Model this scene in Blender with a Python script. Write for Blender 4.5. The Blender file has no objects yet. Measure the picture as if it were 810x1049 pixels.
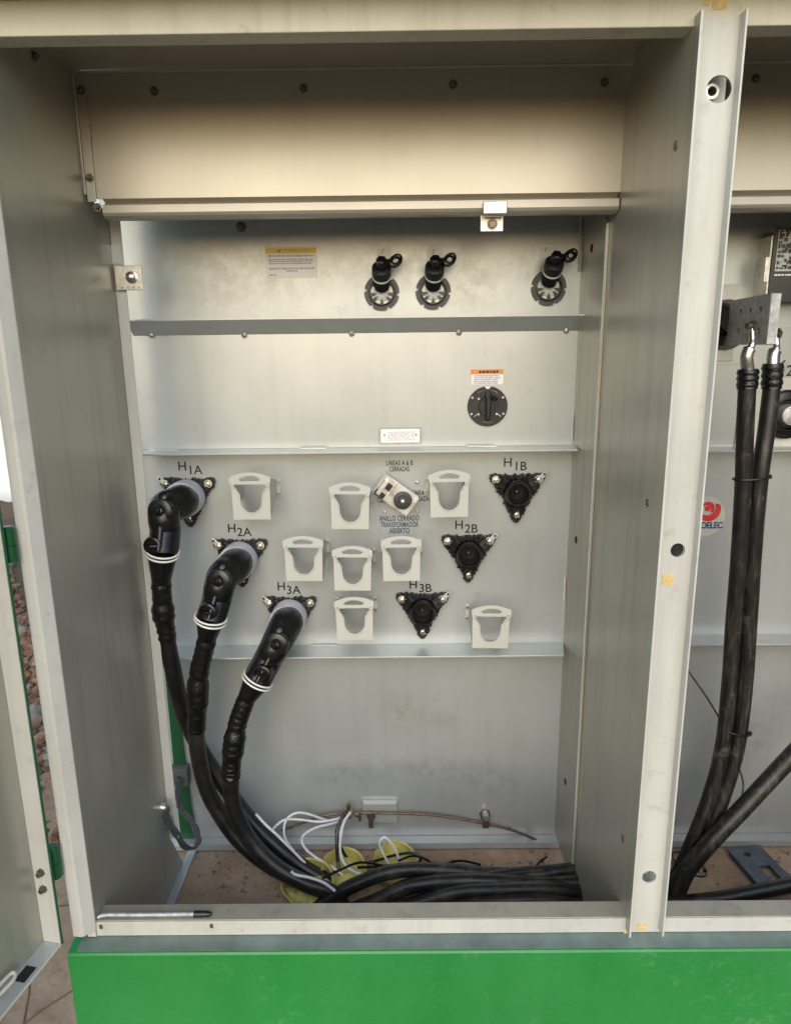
import bpy, bmesh, math, random
from math import sin, cos, pi, radians
from mathutils import Vector, Matrix, noise as mnoise

random.seed(7)
SC = bpy.context.scene
COL = SC.collection

# ------------------------------------------------------------------ camera
FPX, PIT, YAW, ROL = 721.66, .233, -.0062, -.0119      # fitted to the photo's edges (810 x 1049 px)
CAM = Vector((0, -1.0625, 1.0022))
_cy, _sy, _cp, _sp, _cr, _sr = cos(YAW), sin(YAW), cos(PIT), sin(PIT), cos(ROL), sin(ROL)
_R0 = Vector((_cy, -_sy, 0)); FWD = Vector((_cp*_sy, _cp*_cy, -_sp)); _U0 = Vector((_sp*_sy, _sp*_cy, _cp))
RGT = _cr*_R0 + _sr*_U0; UPV = _cr*_U0 - _sr*_R0
cd = bpy.data.cameras.new('camera'); cam = bpy.data.objects.new('camera', cd); COL.objects.link(cam)
cam.matrix_world = Matrix((( RGT.x, UPV.x, -FWD.x, CAM.x), (RGT.y, UPV.y, -FWD.y, CAM.y), (RGT.z, UPV.z, -FWD.z, CAM.z), (0, 0, 0, 1)))
cd.sensor_fit = 'HORIZONTAL'; cd.sensor_width = 36; cd.lens = 36*FPX/810
cd.clip_start = .02; cd.clip_end = 500
SC.camera = cam
SC.render.resolution_x, SC.render.resolution_y = 790, 1024

# ------------------------------------------------------------------ light
SUN_EL, SUN_AZ = 29, 184           # hazy light from the open front of the cabinet, fairly low
w = bpy.data.worlds.new('World'); SC.world = w; w.use_nodes = True
nt = w.node_tree; bg = nt.nodes['Background']
sky = nt.nodes.new('ShaderNodeTexSky'); sky.sky_type = 'NISHITA'; sky.sun_disc = False
sky.sun_elevation = radians(SUN_EL); sky.sun_rotation = radians(SUN_AZ)
sky.dust_density = 1.6; sky.air_density = 1.5; sky.ozone_density = 2.2
nt.links.new(sky.outputs[0], bg.inputs[0]); bg.inputs[1].default_value = .15
sd = bpy.data.lights.new('sun', 'SUN'); sd.energy = .8; sd.angle = radians(75); sd.color = (1, .99, .975)
so = bpy.data.objects.new('sun', sd); COL.objects.link(so)
sv = Vector((sin(radians(SUN_AZ))*cos(radians(SUN_EL)), cos(radians(SUN_AZ))*cos(radians(SUN_EL)), sin(radians(SUN_EL))))
so.rotation_euler = sv.to_track_quat('Z', 'Y').to_euler()
SC.view_settings.view_transform = 'Standard'; SC.view_settings.look = 'None'
SC.view_settings.exposure = .72; SC.view_settings.gamma = 1; SC.view_settings.use_curve_mapping = False

# ------------------------------------------------------------------ pixel -> place
def at(px, py, **k):
    d = FWD + RGT*((px-405)/FPX) - UPV*((py-524.5)/FPX)
    (a, v), = k.items(); i = 'XYZ'.index(a)
    return CAM + d*((v-CAM[i])/d[i])

# ------------------------------------------------------------------ materials
MAT = {}
def new_mat(name):
    m = bpy.data.materials.new(name); m.use_nodes = True; MAT[name] = m
    return m, m.node_tree, m.node_tree.nodes['Principled BSDF']
def N(t, kind, **inp):
    n = t.nodes.new(kind)
    for k, v in inp.items():
        if k in n.inputs.keys(): n.inputs[k].default_value = v
        else: setattr(n, k, v)
    return n
def coords(t, scale=(1, 1, 1), loc=(0, 0, 0)):
    tc = t.nodes.new('ShaderNodeTexCoord'); mp = t.nodes.new('ShaderNodeMapping')
    t.links.new(tc.outputs['Object'], mp.inputs[0]); mp.inputs['Scale'].default_value = scale; mp.inputs['Location'].default_value = loc
    return mp.outputs[0]
def ramp(t, fac, a, b, ca=(0, 0, 0, 1), cb=(1, 1, 1, 1)):
    r = t.nodes.new('ShaderNodeValToRGB'); r.color_ramp.elements[0].position = a; r.color_ramp.elements[1].position = b
    r.color_ramp.elements[0].color = ca; r.color_ramp.elements[1].color = cb
    t.links.new(fac, r.inputs[0]); return r.outputs[0]
def mix(t, fac, a, b, kind='MIX'):
    m = t.nodes.new('ShaderNodeMix'); m.data_type = 'RGBA'; m.blend_type = kind
    for s, v in ((0, fac), (6, a), (7, b)):
        if hasattr(v, 'is_linked') or hasattr(v, 'links'): t.links.new(v, m.inputs[s])
        else: m.inputs[s].default_value = v if s == 0 else (*v[:3], 1)
    return m.outputs[2]
def noise(t, vec, scale, detail=4, rough=.55):
    n = t.nodes.new('ShaderNodeTexNoise'); n.inputs['Scale'].default_value = scale
    n.inputs['Detail'].default_value = detail; n.inputs['Roughness'].default_value = rough
    t.links.new(vec, n.inputs['Vector']); return n.outputs[0]
def mul(t, a, k):
    m = t.nodes.new('ShaderNodeMath'); m.operation = 'MULTIPLY'
    for i, v in enumerate((a, k)):
        if hasattr(v, 'links'): t.links.new(v, m.inputs[i])
        else: m.inputs[i].default_value = v
    return m.outputs[0]
def bump(t, b, h, strength, dist=.001):
    n = t.nodes.new('ShaderNodeBump'); n.inputs['Strength'].default_value = strength; n.inputs['Distance'].default_value = dist
    t.links.new(h, n.inputs['Height']); t.links.new(n.outputs[0], b.inputs['Normal'])

def paint(name, col, rough=.38, metal=0.0, dirt=(.16, .14, .11), dirt_amt=.2, smudge=0.0, streak=.25, spec=.5, seed=0.0, scuff=0, blobs=()):
    m, t, b = new_mat(name)
    v = coords(t, loc=(seed, seed*.7, 0)); vs = coords(t, (14, 14, .9), (seed, 0, seed))
    dk = tuple(c*.86 for c in col); lt = tuple(min(1, c*1.07) for c in col)
    c = mix(t, ramp(t, noise(t, v, 2.2, 3), .3, .7), dk, lt)
    c = mix(t, mul(t, ramp(t, noise(t, vs, 2.4, 5, .6), .5, .78), streak), c, tuple(x*.62 for x in col))
    spots = ramp(t, noise(t, v, 26, 6, .65), .60, .80)
    c = mix(t, mul(t, spots, dirt_amt), c, dirt)
    big = mul(t, ramp(t, noise(t, v, 5.5, 4, .6), .48, .72), ramp(t, noise(t, v, 46, 6, .7), .38, .72))
    if smudge: c = mix(t, mul(t, big, smudge), c, (.25, .235, .2))
    pale = mul(t, ramp(t, noise(t, coords(t, loc=(seed+3, 1, 5)), 7, 3, .5), .50, .85), .10)
    c = mix(t, pale, c, tuple(min(1, x*1.35) for x in col))
    for bx, bz, rx, rz, amt, bc in blobs:          # stains with a place and shape of their own (object space)
        mp = coords(t, (1/rx, 0, 1/rz), (-bx/rx, 0, -bz/rz)); ln = t.nodes.new('ShaderNodeVectorMath'); ln.operation = 'LENGTH'
        t.links.new(mp, ln.inputs[0])
        k_ = mul(t, ramp(t, ln.outputs['Value'], .25, 1, (1, 1, 1, 1), (0, 0, 0, 1)), ramp(t, noise(t, coords(t, loc=(bx*9, 0, bz*7)), 28, 7, .7), .40, .60))
        c = mix(t, mul(t, k_, amt), c, bc)
    if scuff:
        c = mix(t, mul(t, ramp(t, noise(t, coords(t, (1, 1, .6), (2.3, 0, 1)), 2.6, 5, .6), .40, .66), .28), c, (.06, .30, .10))
        c = mix(t, mul(t, ramp(t, noise(t, coords(t, (1, 1, 1), (5, 0, 1)), 260, 3, .6), .60, .70), .14), c, (.25, .42, .26))
        sc = mul(t, ramp(t, noise(t, v, 4.5, 3, .5), .48, .62), ramp(t, noise(t, coords(t, (1, 1, 1.6)), 34, 8, .75), .54, .72))
        c = mix(t, mul(t, sc, scuff), c, (.42, .55, .44))
    t.links.new(c, b.inputs['Base Color'])
    rough = max(rough, .30)
    r = ramp(t, noise(t, v, 3, 2, .5), .25, .75, (rough,)*3+(1,), (min(1, rough*1.15),)*3+(1,))
    t.links.new(r, b.inputs['Roughness']); b.inputs['Metallic'].default_value = metal
    b.inputs['Specular IOR Level'].default_value = spec
    bump(t, b, noise(t, v, 420, 2), .035, .0006)
    return m
def plain(name, col, rough=.5, metal=0, var=.25, scale=60, bmp=.15, spec=.5, dust=0, bscale=None):
    m, t, b = new_mat(name); v = coords(t)
    n = noise(t, v, scale, 5, .6)
    c = mix(t, ramp(t, n, .3, .7), tuple(x*(1-var) for x in col), tuple(min(1, x*(1+var)) for x in col))
    if dust: c = mix(t, mul(t, ramp(t, noise(t, v, scale*.5, 7, .7), .48, .72), dust), c, (.30, .26, .21))
    t.links.new(c, b.inputs['Base Color'])
    r = ramp(t, noise(t, v, scale*.6, 4), .3, .7, (rough*.8,)*3+(1,), (min(1, rough*1.25),)*3+(1,))
    t.links.new(r, b.inputs['Roughness']); b.inputs['Metallic'].default_value = metal; b.inputs['Specular IOR Level'].default_value = spec
    if bmp: bump(t, b, noise(t, v, bscale or scale*3, 4), bmp, .002)
    return m

GREY = (.42, .41, .355)
paint('grey_paint', GREY, .34, .4, streak=.28)
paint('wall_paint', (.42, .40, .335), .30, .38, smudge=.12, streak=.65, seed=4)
paint('hood_paint', (.45, .415, .345), .32, .38, streak=.12, seed=9)
paint('tank_paint', (.48, .51, .515), .26, .36, streak=.2, smudge=.2, seed=2)
paint('tank_smudged', (.48, .51, .515), .32, .36, smudge=.35, dirt_amt=.35, seed=6, blobs=(
      (-.30, 1.46, .30, .085, .6, (.30, .285, .25)), (.02, 1.46, .26, .07, .55, (.27, .26, .235)), (.17, 1.42, .10, .08, .5, (.25, .24, .22)), (-.40, 1.40, .12, .07, .4, (.3, .28, .25)), (.30, 1.46, .10, .06, .5, (.27, .26, .23))))
paint('tank_low', (.45, .475, .475), .28, .36, smudge=.2, dirt_amt=.2, seed=12, blobs=(
      (.005, .385, .075, .065, .5, (.30, .265, .20)), (.10, .36, .06, .03, .4, (.30, .265, .20)), (.05, .22, .24, .055, .3, (.17, .17, .16)), (.22, .19, .14, .06, .28, (.17, .17, .16)), (-.15, .20, .12, .05, .4, (.2, .2, .18)), (.86, .30, .12, .10, .4, (.18, .18, .17))))
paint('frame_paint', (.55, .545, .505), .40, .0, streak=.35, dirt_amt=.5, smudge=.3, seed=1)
paint('header_paint', (.60, .56, .45), .5, .0, streak=.6, dirt_amt=.6, smudge=.25, seed=3)
paint('stand_paint', (.54, .54, .505), .45, 0, streak=.1, dirt_amt=.2, seed=5)
paint('green_dark', (.008, .085, .03), .3, 0, dirt=(.03, .08, .04), dirt_amt=.3, streak=.2, seed=18)  # darker copy of the green; paints the corner plate's shade into its colour
paint('green_paint', (.014, .20, .038), .25, 0, dirt=(.05, .16, .07), dirt_amt=.3, streak=.2, seed=8, scuff=.22)
plain('rubber', (.005, .005, .0058), .27, var=.25, scale=40, bmp=.1, dust=.012)
plain('rubber_flange', (.006, .006, .007), .45, scale=120, bmp=.9, dust=.04)
plain('tape', (.005, .005, .0055), .24, scale=70, bmp=.6)
plain('cable_jacket', (.008, .0078, .0085), .38, scale=35, bmp=.2, dust=.06)
plain('dusty_jacket', (.008, .0075, .0075), .40, scale=30, bmp=.45, dust=.20)
m, t, b = new_mat('streaked_jacket'); v = coords(t); vs = coords(t, (1, 1, .10))
c = mix(t, ramp(t, noise(t, v, 40, 5), .3, .7), (.006, .0055, .0055), (.013, .0115, .0115))
c = mix(t, mul(t, ramp(t, noise(t, vs, 95, 6, .75), .50, .70), .32), c, (.24, .20, .17))
c = mix(t, mul(t, ramp(t, noise(t, v, 22, 8, .75), .58, .70), .35), c, (.26, .22, .19))
t.links.new(c, b.inputs['Base Color']); b.inputs['Roughness'].default_value = .42
bump(t, b, noise(t, v, 110, 4), .3, .002)
plain('grey_collar', (.50, .52, .58), .5, var=.1)
plain('white_band', (.8, .79, .74), .5, var=.06)
plain('white_wire', (.74, .74, .76), .42, var=.1)
plain('black_plastic', (.006, .006, .007), .32, var=.3)
plain('grey_plastic', (.045, .046, .053), .42, var=.3, scale=90)
plain('dark_plastic', (.013, .013, .016), .45, var=.3, scale=90)
plain('blue_steel', (.10, .125, .16), .4, .5, var=.3, scale=40, bmp=.3)
plain('strip_grey', (.16, .21, .19), .38, .2, var=.25, scale=14, bmp=.1)
plain('steel', (.62, .60, .56), .28, 1, var=.15, scale=90, bmp=.1)
plain('lever_steel', (.70, .70, .69), .32, .85, var=.12, scale=50, bmp=.15)
plain('zinc', (.60, .58, .53), .38, .85, var=.2, scale=60, bmp=.3)
plain('screw_steel', (.19, .16, .13), .45, .8, var=.4, scale=200)
plain('tin_plate', (.46, .47, .48), .5, .6, var=.25, scale=90, bmp=.4)
plain('spade_dark', (.36, .365, .37), .5, .5, var=.25, scale=60, bmp=.2)
plain('copper', (.21, .145, .11), .55, .8, var=.35, scale=80)
plain('brass', (.42, .33, .15), .4, .8, var=.3)
plain('conduit_yellow', (.56, .50, .16), .45, var=.2, scale=20)
plain('strap_grey', (.13, .14, .135), .55, .3, scale=300, bmp=1)
plain('dark_hole', (.01, .01, .01), .8, bmp=0)
plain('sticker_white', (.86, .86, .87), .45, var=.04, scale=20, bmp=0)
plain('sticker_yellow', (.80, .55, .06), .45, var=.05, scale=20, bmp=0)
plain('sticker_orange', (.78, .27, .07), .45, var=.06, scale=20, bmp=0)
plain('sticker_grey', (.52, .52, .49), .35, var=.06, scale=30, bmp=0)
plain('ink', (.008, .008, .009), .5, bmp=0)
plain('ink_grey', (.42, .42, .47), .5, var=.3, scale=200, bmp=0)
plain('ink_blue', (.015, .06, .10), .5, bmp=0)
plain('logo_navy', (.02, .06, .16), .45, bmp=0)
plain('logo_red', (.60, .03, .035), .45, bmp=0)
plain('plate_black', (.015, .015, .016), .3, bmp=0)
plain('tape_yellow', (.62, .46, .20), .6, var=.25, scale=70)
plain('white_plaster', (.82, .82, .82), .8, var=.04, scale=6)
plain('rock', (.17, .095, .060), .85, var=.45, scale=14, bmp=.6)
plain('rock_grey', (.19, .17, .155), .85, var=.3, scale=10, bmp=.6)
m, t, b = new_mat('concrete'); v = coords(t)
c = mix(t, ramp(t, noise(t, v, 5, 6, .6), .3, .7), (.25, .165, .105), (.46, .34, .235))
c = mix(t, mul(t, ramp(t, noise(t, v, 60, 6, .7), .5, .7), .5), c, (.16, .105, .068))
c = mix(t, mul(t, ramp(t, noise(t, v, 13, 4, .7), .6, .72), .5), c, (.42, .33, .25))
t.links.new(c, b.inputs['Base Color']); b.inputs['Roughness'].default_value = .85
bump(t, b, noise(t, v, 45, 6, .7), .6, .004)
m, t, b = new_mat('earth'); v = coords(t)
c = mix(t, ramp(t, noise(t, v, 1.1, 8, .65), .3, .7), (.085, .055, .034), (.15, .10, .064))
t.links.new(c, b.inputs['Base Color']); b.inputs['Roughness'].default_value = .95
bump(t, b, noise(t, v, 20, 8, .7), .8, .02)

# ------------------------------------------------------------------ mesh helpers
class MB:
    def __init__(s): s.v = []; s.f = []
    def add(s, vs, fs):
        o = len(s.v); s.v += [Vector(p) for p in vs]; s.f += [tuple(i+o for i in f) for f in fs]; return s
    def box(s, x0, x1, y0, y1, z0, z1):
        return s.add([(x, y, z) for z in (z0, z1) for y in (y0, y1) for x in (x0, x1)],
                     [(0, 2, 3, 1), (4, 5, 7, 6), (0, 1, 5, 4), (1, 3, 7, 5), (3, 2, 6, 7), (2, 0, 4, 6)])
    def prism(s, poly, axis, a, b):          # poly in the two other axes, extruded along axis
        f = {'X': lambda p, q: (q, p[0], p[1]), 'Y': lambda p, q: (p[0], q, p[1]), 'Z': lambda p, q: (p[0], p[1], q)}[axis]
        n = len(poly)
        return s.add([f(p, a) for p in poly]+[f(p, b) for p in poly],
                     [tuple(range(n))[::-1], tuple(range(n, 2*n))]+[(i, (i+1) % n, n+(i+1) % n, n+i) for i in range(n)])
    def tube(s, path, rad, n=14, cap=True, jitter=0):
        path = [Vector(p) for p in path]; k = len(path)
        if not hasattr(rad, '__len__'): rad = [rad]*k
        up = None; rings = []
        for i, p in enumerate(path):
            d = (path[min(i+1, k-1)]-path[max(i-1, 0)]).normalized()
            if up is None: up = d.orthogonal().normalized()
            else: up = (up-d*up.dot(d)); up = up.normalized() if up.length > 1e-6 else d.orthogonal().normalized()
            sd_ = d.cross(up)
            rings.append([p+(up*cos(2*pi*j/n)+sd_*sin(2*pi*j/n))*rad[i]*(1+jitter*mnoise.noise(Vector((j*.9, i*.7, path[0].x*50)))) for j in range(n)])
        fs = []
        for i in range(k-1):
            for j in range(n): fs.append((i*n+j, i*n+(j+1) % n, (i+1)*n+(j+1) % n, (i+1)*n+j))
        if cap: fs += [tuple(range(n))[::-1], tuple(range((k-1)*n, k*n))]
        return s.add([q for r in rings for q in r], fs)
    def lathe(s, prof, org, axis, n=24, cap=True):     # prof: (distance along axis, radius)
        a = Vector(axis).normalized(); u = a.orthogonal().normalized(); w_ = a.cross(u); o = Vector(org); k = len(prof)
        vs = [o+a*h+(u*cos(2*pi*j/n)+w_*sin(2*pi*j/n))*r for h, r in prof for j in range(n)]
        fs = [(i*n+j, i*n+(j+1) % n, (i+1)*n+(j+1) % n, (i+1)*n+j) for i in range(k-1) for j in range(n)]
        if cap: fs += [tuple(range(n))[::-1], tuple(range((k-1)*n, k*n))]
        return s.add(vs, fs)
    def torus(s, org, axis, R, r, n=28, m=8, sy=1.0):
        a = Vector(axis).normalized(); u = a.orthogonal().normalized(); w_ = a.cross(u); o = Vector(org)
        vs = [o+(u*cos(2*pi*i/n)+w_*sin(2*pi*i/n)*sy)*(R+r*cos(2*pi*j/m))+a*r*sin(2*pi*j/m) for i in range(n) for j in range(m)]
        return s.add(vs, [(i*m+j, ((i+1) % n)*m+j, ((i+1) % n)*m+(j+1) % m, i*m+(j+1) % m) for i in range(n) for j in range(m)])
    def build(s, name, mat, parent=None, bevel=0, smooth=False, local=False, kind=None):
        off = Vector((0, 0, 0)); p = parent
        while p and not local: off += p.location; p = p.parent
        me = bpy.data.meshes.new(name); me.from_pydata([q-off for q in s.v], [], s.f)
        return link_mesh(name, me, mat, parent, bevel, smooth, kind)
def link_mesh(name, me, mat, parent=None, bevel=0, smooth=False, kind=None):
    bm = bmesh.new(); bm.from_mesh(me); bmesh.ops.recalc_face_normals(bm, faces=bm.faces)
    if bevel:
        es = [e for e in bm.edges if len(e.link_faces) == 2 and e.calc_face_angle(0) > .6]
        bmesh.ops.bevel(bm, geom=es, offset=bevel, segments=2, affect='EDGES', profile=.5, clamp_overlap=True)
    if smooth:
        for f in bm.faces: f.smooth = True
        for e in bm.edges:
            if len(e.link_faces) == 2 and e.calc_face_angle(0) > .75: e.smooth = False
    bm.to_mesh(me); bm.free()
    me.materials.append(MAT[mat])
    o = bpy.data.objects.new(name, me); COL.objects.link(o); o.parent = parent
    if kind: o['kind'] = kind
    return o
def empty(name, loc, label=None, cat=None, group=None, rz=0):
    o = bpy.data.objects.new(name, None); COL.objects.link(o); o.location = loc; o.rotation_euler.z = rz; o.empty_display_size = .02
    if label: tag(o, label, cat, group)
    return o
def tag(o, label=None, cat=None, group=None, kind=None):
    for k, v_ in (('label', label), ('category', cat), ('group', group), ('kind', kind)):
        if v_: o[k] = v_
    return o
def copy_tree(o, parent=None):
    c = o.copy(); COL.objects.link(c); c.parent = parent
    for ch in [x for x in SC.objects if x.parent == o]: copy_tree(ch, c)
    return c
def spline(pts, step=6):
    P = [Vector(p) for p in pts]; P = [P[0]*2-P[1]]+P+[P[-1]*2-P[-2]]; out = []
    for i in range(1, len(P)-2):
        a, b_, c_, d = P[i-1:i+3]
        for k in range(step):
            q = k/step
            out.append(.5*((2*b_)+(c_-a)*q+(2*a-5*b_+4*c_-d)*q*q+(3*b_-a-3*c_+d)*q**3))
    out.append(P[-2]); return out
def flat_curve(name, loops, depth, mat, parent, bevel=0, y=0, x=0, z=0):
    """outline with holes in the XZ plane, facing -Y, front at y, thickness depth"""
    cu = bpy.data.curves.new(name, 'CURVE'); cu.dimensions = '2D'; cu.fill_mode = 'BOTH'; cu.extrude = depth/2
    for lp in loops:
        sp = cu.splines.new('POLY'); sp.points.add(len(lp)-1); sp.use_cyclic_u = True
        for p, q in zip(sp.points, lp): p.co = (q[0], q[1], 0, 1)
    o = bpy.data.objects.new(name, cu); COL.objects.link(o)
    me = bpy.data.meshes.new_from_object(o.evaluated_get(bpy.context.evaluated_depsgraph_get()))
    bpy.data.objects.remove(o); bpy.data.curves.remove(cu)
    me.transform(Matrix(((1, 0, 0, x), (0, 0, -1, y+depth/2), (0, 1, 0, z), (0, 0, 0, 1))))
    return link_mesh(name, me, mat, parent, bevel)
_tcache = {}
def text(name, s, size, mat, parent, x=0, y=0, z=0, bold=.0, align='CENTER', sx=1.0, rot=0, space=1.0, width=None):
    cu = bpy.data.curves.new(name, 'FONT'); cu.body = s; cu.size = size; cu.align_x = align; cu.align_y = 'CENTER'
    cu.extrude = .0002; cu.offset = bold*size; cu.space_line = .82; cu.resolution_u = 3; cu.space_character = space
    o = bpy.data.objects.new(name, cu); COL.objects.link(o)
    me = bpy.data.meshes.new_from_object(o.evaluated_get(bpy.context.evaluated_depsgraph_get()))
    bpy.data.objects.remove(o); bpy.data.curves.remove(cu)
    R = Matrix.Rotation(rot, 4, 'Y')
    if width:
        xs = [q.co.x for q in me.vertices]; sx = width/(max(xs)-min(xs))
    me.transform(Matrix.Translation((x, y, z)) @ R @ Matrix(((sx, 0, 0, 0), (0, 0, -1, 0), (0, 1, 0, 0), (0, 0, 0, 1))))
    me.materials.clear(); me.materials.append(MAT[mat])
    q = bpy.data.objects.new(name, me); COL.objects.link(q); q.parent = parent; return q
def circ(r, n=28, cx=0, cz=0, a0=0, sz=1): return [(cx+r*cos(a0+2*pi*i/n), cz+sz*r*sin(a0+2*pi*i/n)) for i in range(n)]
def smoothstep(a, b, x): x = max(0, min(1, (x-a)/(b-a))); return x*x*(3-2*x)

# ------------------------------------------------------------------ the setting
XL, XR, XL2, YU, YL, YR, YT = -.566, .406, -.600, .318, .42, .377, .561
ZC, ZS, YF, GZ, XE = 1.477, -.022, .022, -.29, 1.15
g = MB(); g.box(-60, 60, -60, 60, GZ-.3, GZ-.012)
tag(g.build('ground', 'earth'), 'brown bare earth round the concrete pad', kind='structure')
g = MB().box(-1.35, 1.9, -.55, 1.5, GZ-.2, GZ)
g = g.build('pavement', 'concrete', bevel=.006); tag(g, 'tan stamped concrete pad under the cabinet', kind='structure')
# stamped joint lines of the pad: shallow dark cords of mortar, only where they show
for a, b_ in (((-.75, .05), (-.98, .62)), ((-.9, -.12), (-.62, .20)), ((-1.3, .33), (-.6, .36))):
    pa = [Vector((a[0]+(b_[0]-a[0])*k/8+.004*sin(k*2.1), a[1]+(b_[1]-a[1])*k/8, GZ-.0008)) for k in range(9)]
    MB().tube(pa, .0026, 5).build('joint', 'rock', g)

# ------------------------------------------------------------------ cabinet
cab = empty('transformer_cabinet', (0, 0, GZ), 'open grey steel transformer cabinet with a green base and roof', 'cabinet')
def screw(p, parent, axis=(0, -1, 0), r=.0055, mat='screw_steel', wash=True):
    m_ = MB(); a = Vector(axis)
    if wash: m_.lathe([(0, r*1.35), (.0015, r*1.35)], p, axis, 16)
    m_.lathe([(.001, r), (.005, r*.95), (.0065, r*.6)], p, axis, 6)
    m_.lathe([(.004, r*.35), (.0085, r*.3)], p, axis, 8)
    return m_.build('screw', mat, parent)
wallL = MB().prism([(.02, GZ), (.490, GZ), (YL, -.16), (YL, 1.262), (YU, 1.272), (YU, ZC), (.02, ZC)], 'X', XL-.003, XL).build('side_wall', 'wall_paint', cab)
# rolled lip on the wall's rear edge
MB().box(XL+.0003, XL+.0215, YL-.0035, YL-.0005, -.158, 1.256).build('edge_lip', 'frame_paint', wallL, bevel=.0008)
MB().box(XL-.001, XL+.003, YU-.004, YU-.001, 1.275, ZC-.004).build('edge_lip', 'frame_paint', wallL, bevel=.0007)
MB().box(XL+.0005, XL+.022, .03, .53, GZ+.001, GZ+.006).build('floor_flange', 'tank_paint', wallL)
screw(at(35, 57, X=XL+.001), wallL, (1, 0, 0))
MB().prism([(XL2, 0), (XL2+.016, -.0015), (XL2+.021, 0), (XL+.0012, .016), (XL+.0012, .0195), (XL2, .0195)], 'Z', -.036, ZC-.03).build('door_jamb', 'frame_paint', cab, bevel=.0015)
MB().box(XL2+.001, XL2+.004, .0200, YL+.01, GZ+.002, ZC+.05).build('side_skin', 'green_paint', cab)
MB().box(XL-.003, XE, .03, 1.0, ZC, ZC+.004).build('ceiling_panel', 'hood_paint', cab)
hd = MB().prism([(YF, 1.4185), (YF, 1.4625), (YF+.004, 1.4625), (YF+.004, 1.4225), (YF+.034, 1.4225), (YF+.034, ZC-.001), (YF+.038, ZC-.001), (YF+.038, 1.4185)], 'X', -.75, XE).build('header', 'header_paint', cab, bevel=.0015)
rf = MB().prism([(-.05, 1.4665), (-.05, 1.512), (1.15, 1.56), (1.15, 1.4815), (YF+.03, 1.4815), (YF+.03, 1.4665)], 'X', -.75, XE+.08).build('roof', 'green_paint', cab)
MB().box(XE-.03, XE, .0, 1.3, GZ+.001, ZC-.003).build('far_side_wall', 'wall_paint', cab)
# hood panel at the back of the roof, with its bead at the lower edge
hood = MB().box(XL+.004, XE-.031, YU, YU+.003, 1.268, ZC-.0015).build('hood_panel', 'hood_paint', cab)
prof = [(YU-.0005, 1.274), (YU-.0005, 1.268), (YU+.012, 1.262), (YU+.004, 1.2585), (YU-.004, 1.2565), (YU-.006, 1.243), (YU-.003, 1.238), (YU+.006, 1.234), (YU+.022, 1.233), (YU+.022, 1.274)]
MB().prism(prof, 'X', XL+.03, XR-.002).build('drip_rail', 'hood_paint', hood)
MB().prism(prof, 'X', XR+.006, XE-.031).build('drip_rail', 'hood_paint', hood)
MB().box(XL+.004, XL+.020, YU-.004, YU-.001, 1.262, ZC-.003).build('side_flange', 'hood_paint', hood, bevel=.0008)
MB().box(XL+.004, XE-.031, YU-.0035, YU-.0005, ZC-.004, ZC-.001).build('top_flange', 'frame_paint', hood)
for px, py in ((158, 93), (311, 90), (464, 86), (619, 84), (774, 80), (83, 92), (92, 182), (100, 212)): screw(at(px, py, Y=YU-(.004 if px < 110 else 0)), hood)
MB().box(XL+.0195, XL+.0215, YU-.0055, YU-.0035, 1.36, 1.40).build('sealant_bead', 'tape_yellow', hood)
# partition
par = MB().prism([(YF+.0065, GZ+.03), (YR, GZ+.03), (YR, 1.25), (YU+.001, 1.262), (YU-.001, ZC-.055), (YU-.045, ZC-.001), (YF+.0065, ZC-.001)], 'X', XR, XR+.003).build('partition_wall', 'wall_paint', cab)
for px, py in ((692, 149), (663, 515), (638, 859)):
    MB().lathe([(-.0002, .0075), (.0012, .0065), (.0016, .001)], at(px, py, X=XR), (-1, 0, 0), 16).build('plug_button', 'screw_steel', par)
# channel post at the partition's front
XC = .469
hole = [(at(735, 92, Y=YF), .0175), (at(693, 563, Y=YF), .0115), (at(664, 897, Y=YF), .0125)]
post = MB().box(XR, XR+.003, .0012, YF+.006, -.045, 1.430).build('channel_flange', 'wall_paint', cab)
MB().box(XR-.0003, XR+.0033, -.0012, .0010, -.045, 1.430).build('channel_edge', 'frame_paint', cab, bevel=.0005)
MB().box(XC-.003, XC, 0, YF+.006, -.045, 1.4315).build('channel_flange', 'frame_paint', cab, bevel=.0006)
web = flat_curve('channel_web', [[(XR+.003, ZS), (XC-.003, ZS), (XC-.003, 1.4285), (XR+.003, 1.4285)]]+[circ(r, 28, p.x, p.z)[::-1] for p, r in hole], .003, 'frame_paint', None, y=YF-.004)
web.parent = cab; web.location = (0, 0, -GZ)
MB().box(XR+.0035, XC, YF+.03, YF+.033, -.01, 1.40).build('inner_plate', 'frame_paint', cab)
for i, (p, r) in enumerate(hole):
    q = at(*((728, 94), (693, 563), (661.5, 894))[i], Y=YF+.018); q.y = YF+.03
    if i == 0:
        MB().lathe([(0, .010), (.016, .010), (.016, .0065), (.002, .0065)], q, (0, -1, 0), 20, cap=False).build('bolt_boss', 'zinc', cab, smooth=True)
        MB().lathe([(.001, .0066), (.003, .0066)], q, (0, -1, 0), 16).build('boss_bore', 'dark_hole', cab)
    elif i == 1: MB().lathe([(0, .0114), (.028, .0114)], Vector((p.x, YF+.03, p.z)), (0, -1, 0), 20).build('bore_shade', 'dark_hole', cab)  # near-black fill stands in for the shade inside this bore
    else:
        MB().lathe([(0, .0085), (.010, .0085), (.014, .005), (.015, .003)], q, (0, -1, 0), 18).build('bolt_boss', 'spade_dark', cab, smooth=True)
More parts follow.
